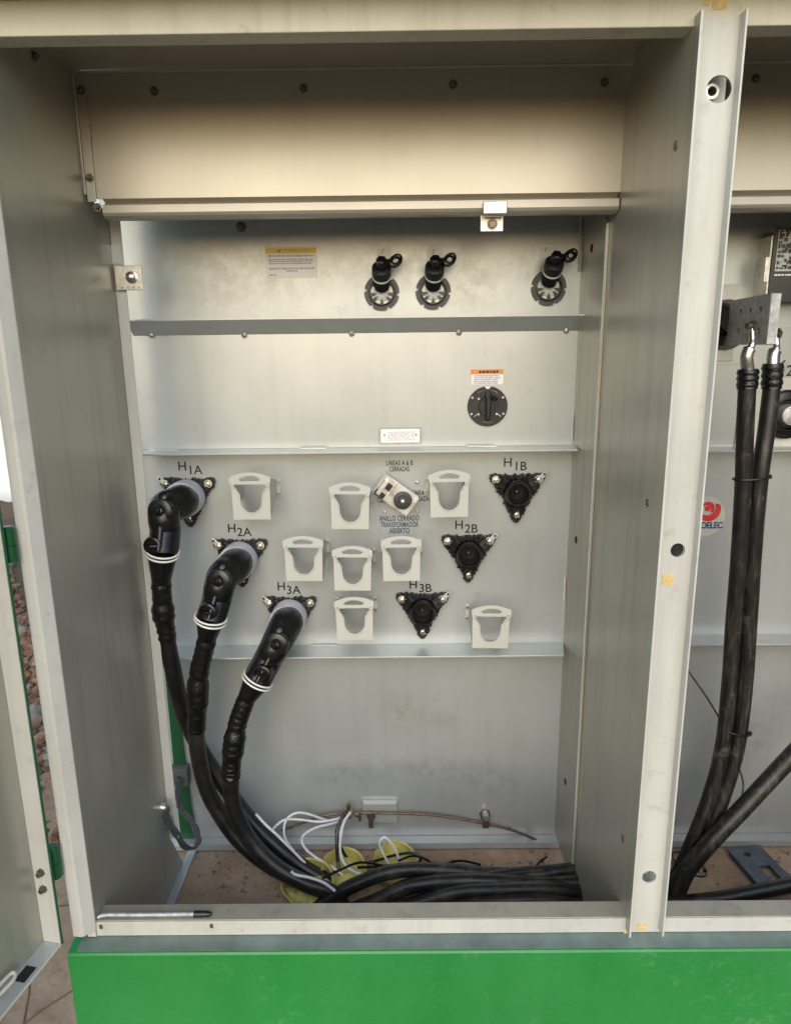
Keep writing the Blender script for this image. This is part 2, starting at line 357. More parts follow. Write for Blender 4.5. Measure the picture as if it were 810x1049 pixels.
# sill and base
sill = MB().prism([(YF, -.053), (YF, ZS), (YF+.038, ZS), (YF+.038, ZS-.003), (YF+.003, ZS-.003), (YF+.003, -.053)], 'X', -.5665, XE).build('sill', 'wall_paint', cab, bevel=.0007)  # darker paint than the lip puts the sill top's shade into its colour
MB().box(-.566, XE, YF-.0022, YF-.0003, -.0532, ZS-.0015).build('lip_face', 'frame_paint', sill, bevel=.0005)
MB().box(-.582, -.5668, YF-.006, YF+.003, -.052, -.0262).build('sill_tab', 'frame_paint', sill, bevel=.001)
for px in (104, 217): MB().box(at(px, 948, Y=YF).x-.003, at(px, 948, Y=YF).x+.003, YF-.0034, YF-.0015, -.037, -.029).build('rust_nub', 'screw_steel', sill)
base = MB().prism([(-.0135, GZ+.001), (-.0135, -.064), (-.0105, -.0605), (YF+.002, -.0555), (YF+.002, -.0600), (-.010, -.066), (-.010, GZ+.001)], 'X', -.608, XE).build('base_skirt', 'green_paint', cab, bevel=.001)
MB().box(-.608, -.605, -.009, .03, GZ+.001, -.067).build('skirt_end', 'green_paint', base)
MB().prism([(-.0088, -.0597), (YF-.0005, -.0552), (YF-.0005, -.0544), (-.0088, -.0589)], 'X', -.592, XE).build('reflection_strip', 'strip_grey', base)  # grey-green strip paints the reflection on the skirt's flat green top
# hinge barrels between jamb and door
HG = []
for (xa, ya), (xb, yb) in (((8, 541), (12, 575)), ((54, 868), (57, 898))):
    a = at(xa, ya, Y=-.012); b_ = at(xb, yb, Y=-.012); x = (a.x+b_.x)/2; zm = (a.z+b_.z)/2
    h_ = MB().lathe([(0, .0105), (zm-b_.z-.001, .0105)], (x, -.012, b_.z), (0, 0, 1), 18).build('hinge', 'green_dark', cab, smooth=True)
    MB().lathe([(0, .0100), (a.z-zm, .0100), (a.z-zm+.003, .007)], (x, -.012, zm), (0, 0, 1), 18).build('hinge_pin_cap', 'green_dark', h_, smooth=True)
    MB().box(x+.005, XL2+.003, -.010, -.006, b_.z, a.z).build('hinge_leaf', 'green_dark', h_)
# paint chips and tape residue
def chip(px, py, s, mat, Y, name='tape_residue'):
    p = at(px, py, Y=Y); n = 9
    pts = [(s*(.8+.35*random.random())*cos(2*pi*i/n)*1.1, s*(.8+.35*random.random())*sin(2*pi*i/n)) for i in range(n)]
    MB().prism([(p.x+a, p.z+b_) for a, b_ in pts], 'Y', Y-.0008, Y+.0004).build(name, mat, cab)
def tape_patch(px, py, w_, h_, Y):
    p = at(px, py, Y=Y); q = []
    for (a, b_) in ((-1, -1), (-.3, -.85), (.2, -1.05), (.9, -.8), (1, .3), (.8, 1.1), (.1, .9), (-.6, 1.05), (-1.05, .8), (-.9, .1)): q.append((p.x+a*w_/2, p.z+b_*h_/2))
    MB().prism(q, 'Y', Y-.0009, Y+.0005).build('tape_residue', 'tape_yellow', cab)
tape_patch(684, 594, .019, .019, YF-.004); tape_patch(657, 950, .018, .013, YF-.0023); tape_patch(641, 956, .010, .010, YF-.0023)
tape_patch(737, 3, .020, .016, YF); tape_patch(724, 1, .010, .010, YF)

# ------------------------------------------------------------------ tank
tank = empty('transformer_tank', (0, YT, GZ), 'flat grey front of the transformer tank with three shelf ribs', 'tank')
TX0, TX1 = -.64, XE-.032
Z1, Z2, Z3, ZB = 1.0287, .7719, .2799, GZ+.002
def panel(name, z0, z1, mat):
    return MB().box(TX0, TX1, YT, YT+.004, z0, z1).build(name, mat, tank)
pU = panel('upper_panel', Z1+.0005, 1.40, 'tank_smudged'); pM = panel('middle_panel', Z2+.0005, Z1, 'tank_paint')
pB = panel('bushing_panel', Z3+.0005, Z2, 'tank_paint'); pL = panel('lower_panel', ZB, Z3, 'tank_low')
MB().box(TX0, TX1, YT+.0045, 1.10, ZB, 1.40).build('tank_body', 'green_paint', tank)
def rib(z, dep, rise, x0, x1, cut, th=.004, name='rib'):
    """a shelf rib: root at YT, front edge dep nearer and rise higher, ends cut at an angle"""
    m_ = MB(); yb, yf = YT-.0003, YT-dep
    pl = [(x0, yb, z), (x1, yb, z), (x1+cut, yf, z+rise), (x0-cut, yf, z+rise)]
    m_.add([(x, y, zz) for x, y, zz in pl]+[(x, y, zz+th) for x, y, zz in pl], [(0, 1, 2, 3), (7, 6, 5, 4), (0, 4, 5, 1), (1, 5, 6, 2), (2, 6, 7, 3), (3, 7, 4, 0)])
    return m_.build(name, 'tank_paint', tank, bevel=.0008)
xa = at(137, 342, Y=YT).x; xb = at(594, 340, Y=YT).x-.002
r1 = rib(Z1, .05, .030, xa, xb, 0.0); r2 = rib(Z2-.004, .07, 0, -.585, xb, -.008); r3 = rib(Z3-.004, .07, -.001, -.568, xb-.002, -.015)
rib(Z2-.012, .06, 0, XR+.012, XE-.05, 0); rib(Z3+.014, .06, 0, XR+.012, XE-.05, 0)
MB().box(TX0, TX1, YT-.030, YT-.001, GZ+.004, GZ+.022).build('foot_rib', 'tank_paint', tank, bevel=.001)
for px, py in ((155, 343), (250, 343), (360, 341.5), (470, 340.5), (580, 338.5)):
    p = at(px, py, Y=YT-.004); MB().lathe([(-.004, .006), (.003, .006), (.006, .003)], p, (0, -.4, -1), 8).build('stud', 'zinc', r1)
def weld(x, y, z0, z1, parent):
    k = max(3, int((z1-z0)/.006)); MB().tube([(x+random.uniform(-.0006, .0006), y, z0+(z1-z0)*i/k) for i in range(k+1)], [.0022+random.uniform(0, .0010) for i in range(k+1)], 7).build('weld_bead', 'frame_paint', parent, smooth=True)
def hweld(px0, px1, py, Y, parent):
    a, b_ = at(px0, py, Y=Y), at(px1, py, Y=Y); k = max(4, int((b_.x-a.x)/.006))
    MB().tube([a.lerp(b_, i/k)+Vector((0, 0, random.uniform(-.0006, .0006))) for i in range(k+1)], [.0020+random.uniform(0, .0010) for i in range(k+1)], 7).build('weld_bead', 'tank_paint', parent, smooth=True)
hweld(154, 182, 461, YT-.012, r2); hweld(307, 334, 459, YT-.012, r2); hweld(478, 508, 457, YT-.012, r2); hweld(320, 345, 661, YT-.004, r3)
# side flanges of the tank: pale strip left, bolted plate right
gp = at(176, 700, Y=YT-.006); gq = at(196, 868, Y=YT-.006)
MB().add([(gp.x-.014, YT-.008, Z3-.008), (gp.x+.0035, YT-.008, Z3-.008), (gq.x+.012, YT-.008, GZ+.05), (gq.x+.012, YT-.008, GZ+.024), (gp.x-.014, YT-.008, GZ+.024),
          (gp.x-.014, YT-.001, Z3-.008), (gp.x+.0035, YT-.001, Z3-.008), (gq.x+.012, YT-.001, GZ+.05), (gq.x+.012, YT-.001, GZ+.024), (gp.x-.014, YT-.001, GZ+.024)],
         [(0, 1, 2, 3, 4), (9, 8, 7, 6, 5), (0, 5, 6, 1), (1, 6, 7, 2), (2, 7, 8, 3), (3, 8, 9, 4), (4, 9, 5, 0)]).build('corner_plate', 'green_dark', tank)
rp = MB().prism([(YR-.004, GZ+.03), (YT-.001, GZ+.03), (YT-.001, 1.262), (YR+.030, 1.262), (YR-.004, 1.224)], 'X', XR-.0045, XR-.0008).build('side_plate', 'wall_paint', tank)
MB().box(XR-.0062, XR-.0047, YR-.005, YR+.0015, GZ+.035, 1.223).build('edge_lip', 'frame_paint', rp)
for px, py in ((606, 254), (590, 553), (579, 801)):
    MB().lathe([(0, .0085), (.001, .0085), (.0014, .006)], at(px, py, X=XR-.0045), (-1, 0, 0), 18).build('bolt_hole', 'dark_hole', rp)
za = at(599, 278, Y=YT).z; zb = at(602, 218, Y=YT).z; weld(XR-.009, YT-.002, za, zb, pU)
weld(XR-.008, YT-.002, at(580, 616, Y=YT).z, at(580, 592, Y=YT).z, pB); weld(XR-.008, YT-.002, at(588, 450, Y=YT).z, at(588, 424, Y=YT).z, pM)
screw(at(247, 232, Y=YT), pU, r=.008)
MB().lathe([(0, .004), (.004, .004), (.004, .001)], at(522, 849, Y=YT), (0, -1, 0), 8).build('stud', 'screw_steel', pL)

# latch bracket on the left strip and clip under the rail
br = empty('latch_bracket', at(131, 297, Y=YL+.012), 'pale zinc latch plate with one bolt at the left wall edge', 'bracket')
a, b_ = at(117, 272, Y=YL-.01), at(147, 297, Y=YL-.01)
MB().box(a.x, b_.x, YL-.012, YL-.008, b_.z, a.z).build('plate', 'zinc', br, bevel=.001)
p = at(135, 284, Y=YL-.012); MB().lathe([(0, .0115), (.003, .0115), (.004, .009), (.010, .0085), (.013, .004)], p, (0, -1, 0), 20).build('bolt', 'steel', br, smooth=True)
MB().box(a.x+.004, a.x+.028, YL-.008, YL-.0036, b_.z+.004, b_.z+.008).build('foot', 'zinc', br)
for q in (-.9, -.3, .3, .9): MB().lathe([(0, .0016), (.001, .0014)], (p.x+q*.018-.004, YL-.012, b_.z+.005), (0, -1, 0), 8).build('rivet', 'screw_steel', br)
p0 = at(123, 262, Y=YL+.02); MB().box(p0.x-.010, p0.x+.012, YL-.0055, YL-.0037, p0.z-.018, p0.z+.018).build('backing_tab', 'tank_paint', br)
cl = empty('rail_clip', at(505, 237, Y=YU), 'bent metal clip with a bolt hooked under the drip rail', 'clip')
a, b_ = at(495, 206, Y=YU-.02), at(519, 219, Y=YU-.02)
MB().box(a.x, b_.x, YU-.024, YU-.006, b_.z, a.z).build('hook', 'zinc', cl, bevel=.0015)
a2, b2 = at(492, 221, Y=YU+.012), at(515, 237, Y=YU+.012)
MB().box(a2.x, b2.x, YU+.009, YU+.012, b2.z, a2.z+.004).build('tab', 'zinc', cl, bevel=.001)
MB().box(a2.x+.006, b2.x-.004, YU-.0055, YU+.012, b_.z-.002, b_.z+.001).build('neck', 'zinc', cl)
p = at(504, 229.5, Y=YU+.009); MB().lathe([(0, .0095), (.002, .0095)], p, (0, -1, 0), 18).lathe([(.002, .007), (.006, .0065)], p, (0, -1, 0), 6).build('bolt', 'screw_steel', cl)

# ------------------------------------------------------------------ labels and plates on the tank
def words(name, parent, x0, x1, z, h, mat, y, dens=.85):
    m_ = MB(); x = x0
    while x < x1:
        L = random.uniform(.0025, .008); 
        if x+L > x1: L = x1-x
        if L > .0008: m_.box(x, x+L, y-.0002, y, z-h/2*random.uniform(.7, 1), z+h/2)
        x += L+random.uniform(.0008, .002)
    return m_.build(name, mat, parent, local=True)
a, b_ = at(271.5, 253.5, Y=YT), at(325, 284, Y=YT); W_, H_ = (b_.x-a.x), a.z-b_.z
st = empty('warning_sticker', (a.x, YT-.0012, b_.z), 'white warning sticker with a yellow top band on the upper panel', 'sticker')
MB().box(0, W_, 0, .001, 0, H_*.8).build('paper', 'sticker_white', st, local=True); MB().box(0, W_, 0, .001, H_*.8, H_).build('yellow_band', 'sticker_yellow', st, local=True)
words('lettering', st, W_*.2, W_*.85, H_*.9, .004, 'ink_grey', 0); MB().prism([(W_*.24, H_*.84), (W_*.30, H_*.84), (W_*.27, H_*.95)], 'Y', -.0003, 0).build('warning_triangle', 'screw_steel', st, local=True)
for z_, x0, x1, h in ((.72, .06, .95, .0042), (.60, .06, .93, .0028), (.54, .06, .93, .0028), (.47, .06, .90, .0028), (.30, .06, .95, .0036), (.22, .4, .62, .003), (.09, .06, .2, .003)): words('lettering', st, W_*x0, W_*x1, H_*z_, h, 'ink_grey', 0)
a, b_ = at(482, 378.5, Y=YT), at(515, 393.5, Y=YT); W_, H_ = (b_.x-a.x), a.z-b_.z
st = empty('warning_sticker', (a.x, YT-.0012, b_.z), 'small sticker with an orange band above the round black switch', 'sticker')
MB().box(.002, W_, 0, .001, 0, H_*.68).build('paper', 'sticker_white', st, local=True); MB().box(0, W_, 0, .001, H_*.68, H_).build('orange_band', 'sticker_orange', st, local=True)
words('lettering', st, W_*.25, W_*.85, H_*.84, .0055, 'ink', 0)
for z_ in (.58, .45, .32, .19, .08): words('lettering', st, W_*random.uniform(.08, .12), W_*random.uniform(.8, .96), H_*z_, .0030, 'ink_grey', 0)
a, b_ = at(388, 438, Y=YT), at(431.5, 454, Y=YT); W_, H_ = (b_.x-a.x), a.z-b_.z
npl = empty('rating_plate', (a.x, YT-.004, b_.z), 'small pale rating plate in a grey frame just above the middle rib', 'plate')
flat_curve('frame', [[(0, 0), (W_, 0), (W_, H_), (0, H_)]], .005, 'spade_dark', npl, bevel=.0008, y=-.001)
MB().box(.004, W_-.004, -.0022, -.0012, .003, H_-.003).build('face', 'sticker_white', npl, local=True)
for z_ in (.72, .6, .48, .36, .24): words('lettering', npl, W_*.22, W_*.86, H_*z_, .0022, 'ink_grey', -.0022)
for q in (.13, .88): MB().lathe([(0, .0022), (.001, .0018)], (W_*q, -.0022, H_*.55), (0, -1, 0), 10).build('rivet', 'screw_steel', npl, local=True)
# small white number tags behind the fuse holders
for px, py, wpx, hpx, w2, tx in ((393, 259, 14, 13, 'left', ''), (445, 259, 15, 15, 'middle', ''), (560, 257, 13, 12, 'right', 'F')):
    p = at(px, py, Y=YT); s_ = .00226
    o = empty('number_tag', (p.x, YT-.0010, p.z), f'small white paper tag behind the {w2} black fuse holder', 'tag', 'number tags above the fuse holders')
    MB().box(-wpx*s_/2, wpx*s_/2, 0, .0008, -hpx*s_/2, hpx*s_/2).build('paper', 'sticker_white', o, local=True)
    MB().box(-.004, -.0025, -.0004, 0, -.002, .007).box(-.004, .003, -.0004, 0, .0055, .007).build('lettering', 'ink_grey', o, local=True)
# phase labels
def phase(px, py, sub, side, faded=False):
    p = at(px, py, Y=YT); o = empty('phase_label', (p.x, YT-.0006, p.z), f'lettering H {sub} above the {side}', 'label')
    text('lettering', 'H', .030, 'ink', o, x=-.0185, y=-.0003, z=.005, bold=.008)
    text('lettering', sub, .030, 'ink', o, x=.0105, y=-.0003, z=-.0045, bold=.008)
phase(195, 480, '1A', 'upper left cable elbow'); phase(245.5, 543.5, '2A', 'middle cable elbow'); phase(296, 603, '3A', 'lowest cable elbow')
phase(528, 476, '1B', 'topmost empty bushing'); phase(478, 540, '2B', 'middle empty bushing'); phase(431, 601, '3B', 'lowest empty bushing')
# switch position labels
def poslabel(px, py, s, size, wd, hg, mat, label, bold=.02, sx=.8):
    p = at(px, py, Y=YT); o = empty('position_label', (p.x, YT-.0006, p.z), label, 'label')
    for i, ln in enumerate(s.split('\n')):
        n = len(s.split('\n')); text('lettering', ln, size, mat, o, y=-.0003, z=((n-1)/2-i)*size*.86, bold=bold, width=wd[i], space=1.08)
poslabel(409, 477.5, 'LINEAS A & B\nCERRADAS', .0165, (.062, .046), 0, 'ink', 'LINEAS A & B CERRADAS lettering above the switch lever', bold=.013)
poslabel(396.5, 509.5, 'LINEA A\nCERRADA', .0165, (.042, .048), 0, 'ink', 'LINEA A CERRADA lettering half hidden left of the switch lever', bold=.013)
poslabel(430, 508, 'LINEA B\nCERRADA', .0165, (.038, .042), 0, 'ink', 'LINEA B CERRADA lettering right of the switch lever', bold=.013)
poslabel(409, 537.5, 'ANILLO CERRADO\nTRANSFORMADOR\nABIERTO', .0180, (.094, .090, .048), 0, 'ink_blue', 'ANILLO CERRADO TRANSFORMADOR ABIERTO lettering below the switch lever', bold=.018)
# four index bumps of the switch
for px, py in ((427, 494), (394, 524.5), (427, 524.5), (394, 494)):
    tag(MB().lathe([(0, .0052), (.003, .0045), (.0045, .002)], at(px, py, Y=YT), (0, -1, 0), 14).build('index_bump', 'tank_paint', pB, smooth=True))
# switch lever
p = at(407, 507, Y=YT-.03)
sw = empty('switch_lever', (p.x, YT, p.z), 'bright tilted metal switch lever with black hub amid the position labels', 'switch')
ang = radians(-36)
lv = MB().box(-.050, .040, -.040, -.037, -.026, .026).box(-.050, .040, -.040, -.022, -.0275, -.0262).box(.0402, .0430, -.054, -.036, -.0275, .026).box(-.0525, -.0502, -.058, -.022, -.026, .026).box(-.020, -.0175, -.046, -.0402, -.025, .025).box(-.046, -.036, -.052, -.0402, -.022, .016)
R_ = Matrix.Rotation(-ang, 3, 'Y'); lv.v = [R_ @ q for q in lv.v]; sc_ = MB().box(-.048, -.024, -.050, -.0405, -.0245, -.0125).box(-.034, -.022, -.047, -.0405, -.002, .014); sc_.v = [R_ @ q for q in sc_.v]; sc_.build('spring_shadow', 'dark_plastic', sw, bevel=.001, local=True); lv.build('blade', 'lever_steel', sw, bevel=.0008, local=True)  # dark boxes paint in the lever's black shadows and stand for its spring
MB().lathe([(.036, .021), (.048, .021), (.050, .018), (.050, .013), (.045, .0125), (.045, .001)], (.012, 0, -.010), (0, -1, 0), 28).build('hub', 'grey_plastic', sw, smooth=True, local=True)
MB().lathe([(.045, .007), (.052, .0065), (.055, .003)], (.012, 0, -.012), (0, -1, 0), 14).build('nut', 'steel', sw, smooth=True, local=True)
MB().lathe([(0, .014), (.038, .014)], (.012, 0, -.010), (0, -1, 0), 18).build('shaft', 'dark_plastic', sw, smooth=True, local=True)

# ------------------------------------------------------------------ fuse holders
def fuse_holder(loc, label):
    o = empty('fuse_holder', loc, label, 'fuse holder', 'bayonet fuse holders')
    n = 48; outer = []
    for i in range(n*2):
        a_ = 2*pi*i/(n*2); k = (i/(n*2)*6+.25) % 1
        outer.append((( .0385 if k > .10 else .0335)*cos(a_+.1), (.0385 if k > .10 else .0335)*sin(a_+.1)))
    ob = flat_curve('ring', [outer, circ(.029, 40)[::-1]], .005, 'grey_plastic', o, bevel=.0006, y=-.006)
    MB().lathe([(.001, .030), (.009, .0295), (.010, .0255), (.001, .0245)], (0, 0, 0), (0, -1, 0), 36, cap=False).build('inner_ring', 'dark_plastic', o, smooth=True, local=True)
    MB().lathe([(0, .0185), (.003, .018)], (0, 0, 0), (0, -1, 0), 26).build('centre_disc', 'sticker_grey', o, local=True)
    for a_ in (190, 222, 270, 318, 350):
        c_, s_ = cos(radians(a_)), sin(radians(a_)); m_ = MB().prism([(.012, 0), (.0265, -.0052), (.0265, .0052)], 'Y', -.010, -.002)
        m_.v = [Vector((q.x*c_-q.z*s_, q.y, q.x*s_+q.z*c_)) for q in m_.v]; m_.build('spoke', 'black_plastic', o, local=True)
    ax = Vector((.02, -.80, .60)).normalized(); b0 = Vector((0, -.004, .012))
    MB().lathe([(0, .0165), (.018, .0165), (.022, .0145), (.030, .0145)], b0, ax, 26).build('neck', 'black_plastic', o, smooth=True, local=True)
    MB().lathe([(.030, .0200), (.0345, .0205), (.0345, .015)], b0, ax, 26).build('pale_ring', 'sticker_white', o, smooth=True, local=True)
    MB().lathe([(.0345, .0195), (.042, .0208), (.058, .0205), (.060, .017), (.060, .012)], b0, ax, 26).build('collar', 'dark_plastic', o, smooth=True, local=True)
    cp_ = MB().lathe([(.058, .0125), (.082, .0115), (.084, .009)], b0, ax, 6).build('cap', 'black_plastic', o, local=True)
    m_ = MB()
    tip = b0+ax*.072
    for k in range(3): m_.torus(tip+Vector((.030, -.004+k*.004, .004)), (.12, -1, .35), .0120, .0056, 26, 8, .70)
    m_.tube([tip, tip+Vector((.012, 0, .002)), tip+Vector((.020, 0, .003))], .006, 8)
    m_.build('pull_eye', 'black_plastic', o, smooth=True, local=True)
    for a_ in (35, 145):
        MB().tube([b0+Vector((.018*cos(radians(a_)), -.012, .0)), b0+ax*.036+Vector((.019*cos(radians(a_)), 0, .004)), b0+ax*.055+Vector((.0205*cos(radians(a_)), 0, .006))], .0032, 7).build('bayonet_pin', 'dark_plastic', o, local=True)
    return o
for i, (px, py, lb) in enumerate(((391, 299.5, 'leftmost'), (443.5, 298.5, 'middle'), (561.5, 294.5, 'rightmost'))):
    p = at(px, py, Y=YT); lab = f'black bayonet fuse holder with pull ring, {lb} of the three on the upper panel'
    if i == 0: fh = fuse_holder((p.x, YT, p.z), lab)
    else: c = copy_tree(fh); c.location = (p.x, YT, p.z); c['label'] = lab
# round tap switch
p = at(499, 416, Y=YT)
tp = empty('tap_switch', (p.x, YT, p.z), 'round black tap switch dial with a vertical handle under the orange sticker', 'switch')
outer = [(.0455*cos(2*pi*i/72+pi/2), .0455*sin(2*pi*i/72+pi/2)) for i in range(73) if 1 < i < 71]
outer = [(-.002, .0400), (.0018, .0400)][::-1]*0+outer+[(.0028, .039), (-.0028, .039)]
arcs = []
for a0, a1 in ((100, 128), (52, 80), (252, 288)):
    k = 8; r0, r1 = .0365, .0378
    arcs.append([(r0*cos(radians(a0+(a1-a0)*j/k)), r0*sin(radians(a0+(a1-a0)*j/k))) for j in range(k+1)]+[(r1*cos(radians(a1-(a1-a0)*j/k)), r1*sin(radians(a1-(a1-a0)*j/k))) for j in range(k+1)])
dots = [circ(.0030, 12, .0400*cos(radians(a_)), .0400*sin(radians(a_)))[::-1] for a_ in (30, 150, 205, 335)]
slots = []
for a_ in (217, 323):
    c_, s_ = cos(radians(a_)), sin(radians(a_)); slots.append([(r*c_-q*s_, r*s_+q*c_) for r, q in ((.026, -.0012), (.039, -.0012), (.039, .0012), (.026, .0012))])
flat_curve('dial', [outer]+arcs+dots+slots, .004, 'dark_plastic', tp, bevel=.0004, y=-.006)
MB().lathe([(0, .0445), (.0018, .0445)], (0, 0, 0), (0, -1, 0), 40).build('back_disc', 'sticker_white', tp, local=True)
MB().lathe([(.005, .0215), (.012, .020), (.012, .0165), (.007, .016), (.007, .001)], (0, 0, 0), (0, -1, 0), 30).build('hub', 'dark_plastic', tp, smooth=True, local=True)
MB().prism([(-.0045, -.030), (.0045, -.030), (.006, .018), (.008, .026), (.004, .034), (-.004, .034), (-.008, .026), (-.006, .018)], 'Y', -.022, -.008).build('handle', 'black_plastic', tp, bevel=.0025, local=True)
MB().tube([(.001, -.021, .024), (.012, -.017, .020), (.022, -.010, .016)], [.004, .005, .003], 8).build('spring_pin', 'dark_plastic', tp, smooth=True, local=True)
for a_ in (40, 140, 220, 320): MB().lathe([(.006, .0028), (.009, .0022)], (.027*cos(radians(a_)), 0, .027*sin(radians(a_))), (0, -1, 0), 10).build('rivet', 'zinc', tp, local=True)

# ------------------------------------------------------------------ parking stands
SD = .095
def stand(loc, label):
    o = empty('parking_stand', loc, label, 'bracket', 'pale parking stands on the bushing panel')
    w2, h2 = .0415, .054
    # front plate: rectangle with a U shaped opening, flared at the top
    u = [(.0225+.011, .030), (.0235, .012), (.0245, -.008)]
    arc = [(.0245*cos(a_), -.010+.030*sin(a_)) for a_ in [-pi*k/14 for k in range(15)]]
    lp = [(-w2, -h2), (w2, -h2), (w2+.0015, .030), (.0390, .030), (.0375, .023), (.0255, .003)]+arc+[(-.0255, .003), (-.0375, .023), (-.0390, .030), (-w2-.0015, .030)]
    flat_curve('front_plate', [lp], .004, 'stand_paint', o, bevel=.0012, y=-SD)
    MB().tube([Vector((x_, -SD-.0004, z_)) for x_, z_ in [(.0375, .023), (.0255, .003)]+arc+[(-.0255, .003), (-.0375, .023)]], .0017, 7).build('rolled_edge', 'stand_paint', o, smooth=True, local=True)
    # arched cross bar with its slot, leaning forward
    k = 12; top = [(.0455*(1-2*j/k), .043+.011*(1-(1-2*j/k)**2)) for j in range(k+1)]
    lp = [(-.0455, .034), (-.0435, .024), (-.037, .021), (-.033, .027), (.033, .027), (.037, .021), (.0435, .024), (.0455, .034)]+top
    slot = [(.0215*(1-2*j/8), .041+.0055*(1-(1-2*j/8)**2)) for j in range(9)]+[(-.0235, .0385), (-.019, .0345), (.019, .0345), (.0235, .0385)]
    ab = flat_curve('cross_bar', [lp, slot[::-1]], .004, 'stand_paint', o, bevel=.0012, y=-SD-.0055)
    for s in (-1, 1):
        MB().prism([(-SD+.0025, -h2), (-SD+.0025, .036), (-.045, .028), (-.004, .020), (-.004, -.022), (-.035, -.030)], 'X', s*(w2-.003) if s > 0 else -w2, w2 if s > 0 else -w2+.003).build('side_cheek', 'stand_paint', o, bevel=.0005, local=True)
        tb = MB().box(min(s*w2, s*(w2+.009)), max(s*w2, s*(w2+.009)), -.0045, -.0010, -.022, .020).build('foot_tab', 'stand_paint', o, bevel=.0005, local=True)
        for z_ in (-.015, .013): MB().lathe([(.0045, .0040), (.009, .0035)], (s*(w2+.005), 0, z_), (0, -1, 0), 6).build('bolt', 'steel', tb, local=True)
        MB().lathe([(0, .0028), (.003, .0022)], (s*.038, -SD-.0045, .0285), (0, -1, 0), 10).build('pivot_rivet', 'zinc', o, local=True)
    MB().box(-w2+.0035, w2-.0035, -SD+.0035, -.050, -h2, -h2+.0025).build('bottom_lip', 'stand_paint', o, bevel=.0005, local=True)
    return o
ST = [(257, 508, 'upper row, beside the upper left cable elbow'), (358.5, 518, 'upper row, just left of the switch lever'), (460, 505.5, 'upper row, just right of the switch lever'),
      (311, 572, 'middle row, above the lowest cable elbow'), (361, 582, 'middle of the three in the middle row'), (411, 572, 'below the ANILLO CERRADO lettering'),
      (363, 633.5, 'lowest row, left of the lowest empty bushing'), (502.5, 642, 'lowest row, right of the lowest empty bushing')]
for i, (px, py, lb) in enumerate(ST):
    p = at(px, py, Y=YT-SD); lab = f'pale grey parking stand with U slot, {lb}'
    if i == 0: s0 = stand((p.x, YT, p.z), lab)
    else:
        c = copy_tree(s0); c.location = (p.x, YT, p.z); c['label'] = lab; c.rotation_euler.y = random.uniform(-.02, .02)

